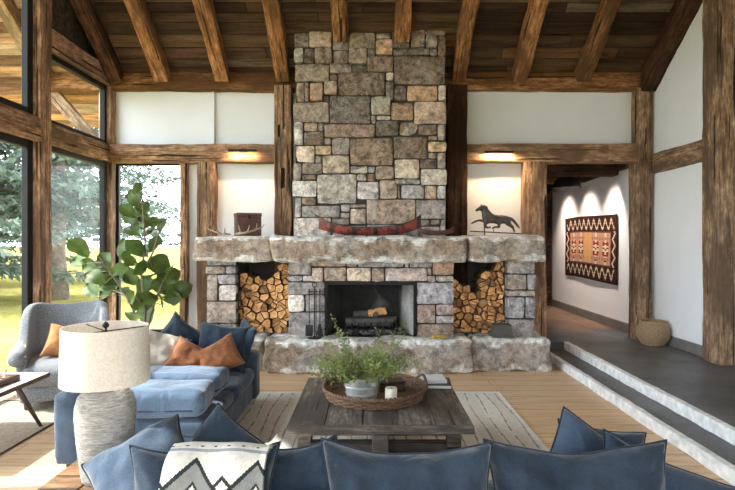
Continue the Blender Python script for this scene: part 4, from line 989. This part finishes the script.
# ------------------------------------------------------------------ fiddle leaf fig
fg = thing('fiddle_leaf_fig', 'tall fiddle leaf fig before the corner window', 'plant', (-2.78, 6.75, 0))
MB().lathe([(.15, 0), (.17, .02), (.2, .34), (.205, .36), (.19, .36), (.18, .32), (.001, .32)], 36).build('planter', M['pot'], fg, smooth=35)
fr = random.Random(8)
trunks = [catmull([(0, 0, .3), (.02, .02, .7), (-.02, 0, 1.1), (.03, -.02, 1.5), (.0, 0, 1.9), (-.02, 0, 2.2)], 6), catmull([(-.03, 0, .3), (-.1, -.05, .7), (-.28, -.1, 1.05), (-.48, -.12, 1.35)], 6), catmull([(.02, 0, .3), (.1, .05, .7), (.22, .02, 1.0), (.38, -.02, 1.25)], 6), catmull([(0, 0, 1.2), (.14, -.05, 1.4), (.24, -.05, 1.75)], 6)]
b = MB()
for t_ in trunks: b.tube(t_, [.016 * (1 - .6 * i / len(t_)) for i in range(len(t_))], 7)
allp = [Vector(p) for t_ in trunks for p in t_]
LP = [(225,60),(215,95),(200,120),(210,175),(225,155),(265,150),(290,155),(260,175),(270,215),(200,260),(235,285),(295,285),(65,240),(75,265),(130,255),(160,290),(105,310),(130,350),(90,345),(210,315),(300,320),(330,345),(270,330),(200,370),(255,385),(320,370),(215,410),(250,425),(180,345),(240,340),(45,262),(110,280),(150,320),(190,300),(225,230),(280,250),(245,195),(290,340),(225,395),(265,365),(305,300),(185,240),(205,140),(240,110),(140,330),(60,225),(90,285),(125,270),(300,275),(340,350),(240,235),(260,300),(215,75),(235,130),(275,270),(315,310),(190,230),(240,360),(290,380)]
lf = MB()
for zx, zy in LP:
    c = at(60 + zx / 2.886, 170 + zy / 2.886, 6.75 + fr.uniform(-.22, .2)) - Vector((-2.78, 6.75, 0))
    near = min(allp, key=lambda p: (p - c).length + max(0, p.z - c.z + .02) * 1.5)
    out = (c - near); out = (out if out.length > .05 else Vector((fr.uniform(-1, 1), fr.uniform(-1, .3), .4))).normalized()
    d = (out * .8 + Vector((fr.uniform(-.4, .4), fr.uniform(-.5, .1), fr.uniform(-.3, .7)))).normalized()
    L = fr.uniform(.23, .34); wd = L * fr.uniform(.36, .46); face = Vector((fr.uniform(-.6, .7), -1, fr.uniform(.0, .9))); sd = d.cross(face).normalized(); nn = sd.cross(d).normalized()
    s0 = c - d * L * .45; b.tube([near, near.lerp(s0, .5) + Vector((0, 0, .01)), s0], .004, 5)
    ph = fr.uniform(0, 6); curl = fr.uniform(-.05, .16)
    def leaf(u, v):
        a = 2 * u - 1; w_ = wd * (math.sin(math.pi * min(1, v * .97 + .03)) ** .75) * (.55 + .62 * v - .35 * math.exp(-((v - .42) / .12) ** 2) * .35)
        off = nn * (-.1 * L * (1 - abs(a)) + .012 * math.sin(9 * v + ph) * abs(a) - curl * (v - .3) ** 2 * 1.5)
        return s0 + d * L * v + sd * a * w_ + off
    lf.grid(leaf, 6, 9)
b.build('trunk', M['tree_bark'], fg, smooth=True); lf.build('leaves', M['fig'], fg, smooth=True, fix=False)
MB().lathe([(.001, .318), (.178, .318), (.178, .325), (.001, .33)], 24).build('soil', M['soil'], fg)

# ------------------------------------------------------------------ mantel pieces
bx = thing('wooden_box', 'dark red brown wooden chest on the left mantel slab', 'box', (-1.55, 6.98, 1.603), R(22))
MB().rbox((-.15, -.13, 0), (.15, .13, .235), .006, 2, .002).build('box_body', M['box'], bx); MB().rbox((-.155, -.135, .237), (.155, .135, .285), .006, 2, .002).build('lid', M['box'], bx)
MB().rbox((-.02, -.143, .21), (.02, -.134, .26), .003, 1).build('clasp', M['steel_black'], bx)
def antler(label, loc, rz, mirror, k):
    s_ = -1 if mirror else 1
    P = [(0, 0, .02, .02), (.1 * s_, -.02, .025, .017), (.2 * s_, -.03, .045, .015), (.3 * s_, 0, .075, .012), (.37 * s_, .04, .11, .008), (.4 * s_, .05, .15, .004), (.1 * s_, -.06, .07, .009), (.09 * s_, -.09, .14, .004), (.22 * s_, -.07, .08, .009), (.25 * s_, -.1, .14, .004), (.3 * s_, .04, .12, .008), (.29 * s_, .07, .17, .004)]
    P = [(x * k, y * k, z * k + .002, r * k) for x, y, z, r in P]
    o = skin('antler', P, [(0,1),(1,2),(2,3),(3,4),(4,5),(1,6),(6,7),(2,8),(8,9),(3,10),(10,11)], M['antler'], loc=loc, rot=(0, 0, rz)); tag(o, label, 'antler', 'antlers on the mantel')
antler('forked antler pointing left on the left mantel slab', (-1.68, 6.66, 1.602), R(8), True, .72)
antler('forked antler lying in front of the wooden chest', (-1.66, 6.72, 1.602), R(-6), False, .92)
def canoe(name, label, loc, L, Hh, Wd, endl, endr, m, rz=0):
    t_ = thing(name, label, 'canoe', loc, R(rz)); b = MB(); n = 36; outer, inner = [], []
    for i in range(n + 1):
        u = 2 * i / n - 1; k = max(0, -u) ** 3.2 * endl + max(0, u) ** 3.2 * endr
        top = Hh + k; bot = max(0, abs(u) - .45) ** 1.6 * 2.0 * (endl if u < 0 else endr) * .75; hw = Wd / 2 * (1 - abs(u) ** 2.6) + .004
        ext = u * L / 2 * (1 + .0 * k)
        outer.append([(ext, hw * math.sin(a) , bot + (top - bot) * (1 - math.cos(a)) if abs(a) < math.pi / 2 else top) for a in [(-1 + 2 * j / 12) * math.pi / 2 for j in range(13)]])
    vs = [p for row in outer for p in row]; vi = [(x, y * .86, z + .012 if 0 < j < 12 else z) for row in outer for j, (x, y, z) in enumerate(row)]
    fs = []; w_ = 13
    for i in range(n):
        for j in range(12): fs.append((i*w_+j, i*w_+j+1, (i+1)*w_+j+1, (i+1)*w_+j))
    b.add(vs, fs); b.build('hull', m, t_, smooth=True); b = MB(); b.add(vi, fs); b.build('inside', M['box'], t_, smooth=True)
    b = MB(); b.tube([r_[0] for r_ in outer], .006, 6); b.tube([r_[12] for r_ in outer], .006, 6); b.build('gunwale', M['walnut'], t_, smooth=True)
    b = MB()
    for k in (-.5, -.17, .17, .5):
        i = int((k + 1) / 2 * n); p, q = outer[i][0], outer[i][12]; b.rbox((p[0] - .01, p[1], p[2] - .02), (p[0] + .01, q[1], p[2] - .008), .002, 1)
    b.build('thwart', M['walnut'], t_); return t_
cn = canoe('model_canoe', 'large carved red model canoe with black markings on the mantel', (.0, 6.68, 1.61), 1.24, .095, .15, .13, .155, M['canoe'])
MB().tube([(-.6, 0, .2), (-.72, 0, .29)], [.006, .003], 6).build('prow_spike', M['walnut'], cn)
b = MB()
for x in (-.3, .3): b.rbox((x - .012, -.05, -.004), (x + .012, .05, .012), .002, 1)
b.build('cradle', M['walnut'], cn)
canoe('model_canoe', 'small plain red brown model canoe right of the large one', (.8, 6.66, 1.612), .42, .045, .085, .05, .06, M['box'], -3)
# horse weathervane
wv = thing('weathervane', 'bronze running horse weathervane on the right mantel slab', 'weathervane', (1.53, 7.05, 1.6))
HO = [(150,150),(160,135),(185,118),(203,100),(206,86),(216,96),(245,98),(268,112),(275,135),(290,155),(312,178),(335,192),(370,198),(410,197),(450,203),(480,212),(508,220),(532,240),(556,270),(580,305),(592,334),(568,320),(545,294),(522,266),(502,250),(497,270),(507,288),(527,304),(532,330),(542,358),(526,362),(513,332),(488,314),(460,300),(438,282),(412,282),(396,292),(394,320),(375,326),(345,322),(320,334),(310,324),(335,306),(370,303),(364,287),(330,278),(290,278),(268,284),(258,300),(276,310),(300,308),(302,324),(265,330),(238,320),(230,297),(233,278),(220,264),(185,257),(150,270),(115,286),(106,276),(150,250),(190,238),(222,238),(214,215),(214,185),(211,162),(195,152),(172,160),(158,162)]
def relief(outline, tmax, step):
    from mathutils.geometry import delaunay_2d_cdt
    P = [Vector(p) for p in outline]; n = len(P)
    def inside(q):
        c = False
        for k in range(n):
            a, d = P[k], P[k - 1]
            if (a.y > q.y) != (d.y > q.y) and q.x < (d.x - a.x) * (q.y - a.y) / (d.y - a.y) + a.x: c = not c
        return c
    def dist(q):
        best = 9
        for k in range(n):
            a, d = P[k - 1], P[k]; ab = d - a; t = max(0, min(1, (q - a).dot(ab) / max(1e-12, ab.length_squared))); best = min(best, (q - a - ab * t).length)
        return best
    pts = list(P); x0, x1 = min(p.x for p in P), max(p.x for p in P); y0, y1 = min(p.y for p in P), max(p.y for p in P); y = y0
    while y < y1:
        x = x0
        while x < x1:
            q = Vector((x, y))
            if inside(q) and dist(q) > step * .45: pts.append(q)
            x += step
        y += step
    vo, eo, fo, *_ = delaunay_2d_cdt(pts, [(k, (k + 1) % n) for k in range(n)], [], 1, 1e-5)
    b = MB(); m_ = len(vo); D = [dist(v) for v in vo]; T = [tmax * (1 - (1 - min(1, d / (tmax * 1.15))) ** 2) ** .5 + .003 for d in D]
    b.add([(v.x, -t, v.y) for v, t in zip(vo, T)], [tuple(f) for f in fo]); b.add([(v.x, t, v.y) for v, t in zip(vo, T)], [tuple(reversed(f)) for f in fo])
    cnt = {}
    for f in fo:
        for k in range(len(f)): e = (f[k - 1], f[k]); cnt[tuple(sorted(e))] = cnt.get(tuple(sorted(e)), 0) + 1
    for (p, q), c in cnt.items():
        if c == 1: b.f.append((p, q, m_ + q, m_ + p)); b.c.append((1, 1, 1)); b.m.append(0)
    return b
ol = []
for zx, zy in HO: p = at(460 + zx / 9.8, 195 + zy / 9.8, 7.05); ol.append((p.x - 1.53, p.z - 1.6))
relief(ol, .04, .009).build('horse', M['bronze'], wv, smooth=True)
a_, c_ = at(470, 231.2, 7.05), at(522, 233.8, 7.05)
MB().tube([(a_.x - 1.53, 0, a_.z - 1.6), (c_.x - 1.53, 0, c_.z - 1.6)], .007, 8).build('rail', M['steel_black'], wv)
rx = at(484.5, 230, 7.05).x - 1.53
MB().tube([(rx, 0, 0), (rx, 0, .17)], .008, 8).lathe([(.045, 0), (.045, .008), (.012, .012), (.008, .02)], 20, (rx, 0, 0)).build('post', M['steel_black'], wv)
b = MB()
for zx in (330, 530):
    p = at(460 + zx / 9.8, 231.5 + (zx - 100) / 515 * 2.6, 7.05); b.tube([(p.x - 1.53, 0, p.z - 1.6), (p.x - 1.53, 0, p.z - 1.6 + .05)], .004, 6)
b.build('pin', M['steel_black'], wv)

# picture lights, hall lights
def piclight(label, x, z):
    t_ = thing('picture_light', label, 'light', (x, 7.37, z), 0, 'picture lights on the rails')
    MB().rbox((-.19, -.05, -.018), (.19, -.015, .012), .006, 2).build('light_bar', M['black'], t_)
    MB().rbox((-.05, -.02, -.02), (.05, .03, .02), .004, 1).build('wall_plate', M['black'], t_)
piclight('slim black picture light on the rail above the wooden chest', -1.70, 2.745)
piclight('slim black picture light on the rail above the horse', 1.72, 2.725)
pd = thing('pendant_light', 'black metal dome light hanging inside the hall opening', 'light', (3.14, 8.8, 2.38))
b = MB(); b.lathe([(.225, 0), (.222, .02), (.19, .11), (.13, .17), (.05, .2), (.04, .21), (.001, .21)], 32); b.lathe([(.218, .002), (.212, .02), (.18, .1), (.12, .16), (.001, .185)], 32); b.build('lamp_shade', M['black'], pd, smooth=40)
MB().tube([(0, 0, .2), (0, 0, .375)], .012, 8).build('stem', M['black'], pd)
for k, y in enumerate((8.45, 9.45, 10.45)):
    lab = ['small black ceiling spot nearest the hall opening', 'small black ceiling spot above the hanging weaving', 'small black ceiling spot farthest down the hall'][k]
    sp = thing('ceiling_spot', lab, 'light', (3.22, y, 2.75), 0, 'ceiling spots of the hall')
    MB().lathe([(.035, -.09), (.04, -.09), (.04, -.0), (.001, -.0)], 16).build('can', M['black'], sp)

# woven wall hanging: stepped zigzag border, banded centre
def weave(u, v):
    nu, nv_ = 92, 46; i, j = int(u * nu), int(v * nv_)
    dk, cr, rd, og, tn, pkk = (.035, .014, .012), (.62, .5, .36), (.28, .03, .02), (.52, .28, .1), (.42, .25, .14), (.45, .25, .2)
    bi, bj = 9, 11
    if i < 2 or j < 2 or i >= nu - 2 or j >= nv_ - 2: return dk
    if bi <= i < nu - bi and bj <= j < nv_ - bj:
        a, c = i - bi, j - bj; w_, h_ = nu - 2 * bi, nv_ - 2 * bj
        if a < 1 or c < 1 or a >= w_ - 1 or c >= h_ - 1: return (.1, .05, .04)
        s = abs(a - w_ / 2 + .5)
        if s < 6: return og if int(s) % 2 == 0 else (.58, .36, .16)
        col = int((s - 6) // 3) % 5
        if c in (4, 5, 18, 19): return (.3, .16, .12) if a % 4 < 2 else tn
        if col in (1, 3) and 6 < c < 17: return rd if 6 < c < 9 or 13 < c < 17 else dk if c % 3 == 0 else cr
        if col == 2: return cr if c % 4 < 3 else dk
        return pkk if c % 5 < 3 else tn
    if j < bj or j >= nv_ - bj:
        c = j if j < bj else nv_ - 1 - j; p = 9
        z_ = abs((i + 2) % p - p // 2) * 1.6 + 2.4
        if abs(c - z_) < 1.05 and 3 < i < nu - 4: return cr
        return dk
    c = i if i < bi else nu - 1 - i; z_ = abs((j + 3) % 8 - 4) * .9 + 2.6
    return cr if abs(c - z_) < .9 else dk
b = MB(); b.grid(lambda u, v: (3.745 + .006 * math.sin(u * 9) - .004 * math.sin(v * 7) , 10.55 - 2.2 * u, .875 + 1.08 * v + .012 * math.sin(u * 5)), 92, 46, weave)
o = b.build('wall_hanging', M['blanket'], fix=False); md = o.modifiers.new('s', 'SOLIDIFY'); md.thickness = .012; md.offset = 0
tag(o, 'dark red woven wall hanging with cream zigzag border in the hall', 'wall hanging')

# hearth things
tools = thing('fireplace_tool_stand', 'black iron fireplace tool stand on the hearth left of the fire', 'tool stand', (-.655, 6.5, .392))
MB().lathe([(.085, 0), (.085, .008), (.02, .016), (.008, .03)], 24).build('base', M['steel_black'], tools)
b = MB(); b.tube([(0, 0, .01), (0, 0, .6)], .007, 8); b.tube([(.028 * math.sin(a), 0, .63 - .028 * math.cos(a)) for a in [2 * math.pi * i / 16 for i in range(17)]], .005, 6, cap=False); b.build('pole', M['steel_black'], tools)
b = MB(); b.tube([(-.075, 0, .55), (.075, 0, .55)], .005, 6)
b.build('crossbar', M['steel_black'], tools)
def tool(name, label, x, head):
    t_ = thing(name, label, 'fireplace tool', (-.655 + x, 6.476, .392), 0, 'fireplace tools')
    MB().tube([(0, 0, .16), (0, 0, .5), (0, 0, .585)], [.005, .005, .007], 8).build('rod', M['steel_black'], t_)
    head.build('head', M['steel_black'], t_, smooth=40)
tool('hearth_shovel', 'black hearth shovel hanging from the tool stand', -.06, MB().rbox((-.045, -.012, .03), (.045, .004, .16), .008, 2))
br_ = MB()
for k in range(60):
    x, y = rnd.uniform(-.045, .045), rnd.uniform(-.018, .018); br_.tube([(x * .3, y * .5, .17), (x, y, .02)], .003, 4)
tool('hearth_brush', 'black bristle hearth brush hanging from the tool stand', .065, br_)
tool('fire_poker', 'slim black fire poker hanging from the tool stand', .02, MB().tube([(0, 0, .17), (0, -.002, .06), (.0, -.005, .03)], [.005, .005, .002], 8).tube([(0, 0, .09), (.02, 0, .075), (.03, 0, .05)], [.004, .004, .002], 6))
cb = thing('ash_bucket', 'dark metal ash bucket beside the right firewood niche', 'bucket', (1.565, 6.57, .398))
b = MB(); b.add([(-.1, -.075, .15), (.1, -.075, .15), (.1, .075, .15), (-.1, .075, .15), (-.125, -.09, 0), (.125, -.09, 0), (.125, .09, 0), (-.125, .09, 0), (-.09, -.065, .15), (.09, -.065, .15), (.09, .065, .15), (-.09, .065, .15), (-.11, -.08, .02), (.11, -.08, .02), (.11, .08, .02), (-.11, .08, .02)],
 [(4,7,6,5),(0,4,5,1),(1,5,6,2),(2,6,7,3),(3,7,4,0),(0,1,9,8),(1,2,10,9),(2,3,11,10),(3,0,8,11),(8,9,13,12),(9,10,14,13),(10,11,15,14),(11,8,12,15),(12,13,14,15)]); b.build('bucket_body', M['pot'], cb)
MB().tube([(-.1, 0, .14), (-.07, 0, .18), (0, 0, .195), (.07, 0, .18), (.1, 0, .14)], .005, 6).build('handle', M['steel_black'], cb)
gl = MB().rbox((-.08, -.035, 0), (.08, .035, .03), .012, 3, .014, 14, 4, 5)
tag(gl.build('hearth_glove', M['yellow'], loc=(.81, 6.47, .402), rot=(0, 0, .2), smooth=True), 'ochre hearth glove lying on the right end of central hearth', 'glove')
bk = thing('basket', 'round straw basket on the gallery floor by the corner post', 'basket', (3.66, 7.12, .2))
b = MB(); prf = [(.13, .006), (.165, .05), (.19, .1), (.195, .15), (.185, .2), (.165, .25), (.15, .28)]
for k in range(20):
    t_ = k / 19 * (len(prf) - 1); i = min(int(t_), len(prf) - 2); f = t_ - i; r_ = prf[i][0] * (1 - f) + prf[i+1][0] * f; z_ = prf[i][1] * (1 - f) + prf[i+1][1] * f
    b.tube([((r_ + .003 * math.sin(22 * a + k * math.pi)) * math.cos(a), (r_ + .003 * math.sin(22 * a + k * math.pi)) * math.sin(a), z_ + .008) for a in [2 * math.pi * j / 88 for j in range(89)]], .0095, 5, cap=False)
b.lathe([(.001, 0), (.13, 0), (.135, .01), (.001, .012)], 30); b.build('basket_body', M['wicker_light'], bk, smooth=True)
MB().tube([(.15 * math.cos(a), .15 * math.sin(a), .3) for a in [2 * math.pi * j / 40 for j in range(41)]], .012, 8, cap=False).build('rim', M['wicker_light'], bk, smooth=True)

# ------------------------------------------------------------------ outdoors
b = MB(); b.grid(lambda u, v: (-90 + 180 * u, -60 + 200 * v, -.14 + .0 * u), 4, 4)
structure('ground_meadow', b, M['lawn'], 'sunlit yellow green meadow outside the windows', 'meadow')
def conifer(label, loc, h, r, seed, tr, base=.12, dens=1.0, m='spruce'):
    t_ = thing('spruce_tree', label, 'tree', loc, group='trees outside the windows'); q = random.Random(seed); tk, nd = MB(), MB()
    tk.tube([(nz((i, 0, 0), .3, seed) * .1, nz((0, i, 0), .3, seed) * .1, h * i / 10) for i in range(11)], [tr * (1.35 if i == 0 else 1 - .09 * i) for i in range(11)], 10)
    z = h * base
    while z < h * .98:
        f = (z - h * base) / (h * (1 - base)); L0 = r * (1 - f) ** .8 + .15
        for k in range(max(4, int(8 * (1 - f * .5)))):
            a = q.uniform(0, 2 * math.pi); L = L0 * q.uniform(.6, 1.1); dr = q.uniform(-.35, -.02); zz = z + q.uniform(-.2, .2); pts = []
            for i in range(7):
                s_ = i / 6; pts.append(Vector((math.cos(a) * L * s_, math.sin(a) * L * s_, zz + dr * L * s_ * (1.4 - .7 * s_))))
            tk.tube(pts, [.035 * (1 - .8 * i / 6) for i in range(7)], 4)
            sd = Vector((-math.sin(a), math.cos(a), 0))
            for n_ in range(int(L * 46 * dens)):
                s_ = q.uniform(.12, 1); i = min(5, int(s_ * 6)); p = pts[i].lerp(pts[i + 1], s_ * 6 - i); w_ = L * .26 * (1.15 - s_) + .08
                p = p + sd * q.uniform(-w_, w_) + Vector((0, 0, q.uniform(-.14, .06)))
                d = (Vector((math.cos(a), math.sin(a), 0)) * q.uniform(.1, 1) + sd * q.uniform(-1, 1) + Vector((0, 0, q.uniform(-.8, .25)))).normalized()
                s2 = d.cross(Vector((q.gauss(0, 1), q.gauss(0, 1), 1))).normalized(); l_ = q.uniform(.1, .24)
                l_ *= 1.35; nd.add([p, p + d * l_ * .5 + s2 * l_ * .2, p + d * l_, p + d * l_ * .5 - s2 * l_ * .2], [(0, 1, 2, 3)])
        z += h * .032 * q.uniform(.8, 1.2) * (1.3 - .6 * f)
    tk.build('trunk', M['tree_bark'], t_, smooth=True); nd.build('foliage', M[m], t_, fix=False); return t_
t1 = conifer('spruce with a thick bare trunk outside the wing chair window', (-8.9, 15.7, -.14), 13, 3.4, 3, .27, .2, 1.1)
t2 = conifer('dense spruce outside the leftmost window', (-10.6, 13.6, -.14), 12, 3.6, 5, .25, .12, 1.1)
def tcopy(t_, loc, s_, rz, label):
    c = dup(t_, loc, rz, label); c.scale = (s_, s_, s_); return c
tcopy(t1, (-10.6, 23.0, -.14), .85, 2.0, 'spruce showing its branches through the window behind the fig')
tcopy(t2, (-15.5, 20.5, -.14), 1.1, 1.2, 'tall spruce farther back between the two left windows')
tcopy(t1, (-17, 30, -.14), 1.0, 4.0, 'distant spruce at the far edge of the meadow')
tcopy(t2, (-14.5, 14.5, -.14), 1.0, 3.0, 'spruce behind the leftmost dense one')
# ------------------------------------------------------------------ light, camera
w = bpy.data.worlds.new('sky'); S.world = w; w.use_nodes = True
bg = w.node_tree.nodes['Background']; bg.inputs[0].default_value = (.86, .93, 1, 1); bg.inputs[1].default_value = 4.0
def lamp(name, typ, loc, energy, color, target=None, **k):
    l = bpy.data.lights.new(name, typ); l.energy = energy; l.color = color
    for a, v in k.items(): setattr(l, a, v)
    o = bpy.data.objects.new(name, l); COL.objects.link(o); o.location = loc
    if target: o.rotation_euler = (Vector(target) - Vector(loc)).to_track_quat('-Z', 'Y').to_euler()
    return o
lamp('sun', 'SUN', (-10, 8, 10), 5, (1, .95, .87), target=(-10 + .62, 8 + .06, 10 - .78), angle=R(.6))
warm = (1, .66, .36)
for x, z, e in ((-1.70, 2.72, 3), (1.72, 2.70, 5.5)):
    o = lamp('picture_light_glow', 'AREA', (x, 7.332, z), e, warm, target=(x, 7.5, z - .55), shape='RECTANGLE', size=.36, size_y=.02)
for y in (8.45, 9.45, 10.45): lamp('hall_spot_glow', 'SPOT', (3.22, y, 2.655), 85, (1, .8, .64), target=(3.77, y, 1.5), spot_size=R(85), spot_blend=1, shadow_soft_size=.03)
lamp('pendant_glow', 'POINT', (3.14, 8.8, 2.46), 50, (1, .84, .7), shadow_soft_size=.05)
cam = bpy.data.cameras.new('camera'); co = bpy.data.objects.new('camera', cam); COL.objects.link(co)
co.location = (0, 0, H); co.rotation_euler = (R(90), 0, 0)
cam.sensor_width = 36; cam.lens = F / 735 * 36; cam.shift_x = -2.5 / 735; cam.shift_y = -5 / 735; cam.clip_start = .05
S.camera = co
S.view_settings.view_transform = 'Standard'; S.view_settings.look = 'None'; S.view_settings.gamma = 1; S.view_settings.exposure = 1.18; S.view_settings.use_curve_mapping = False
S.cycles.use_denoising = True; S.cycles.max_bounces = 10; S.cycles.diffuse_bounces = 6; S.cycles.transparent_max_bounces = 16; S.cycles.sample_clamp_indirect = 8
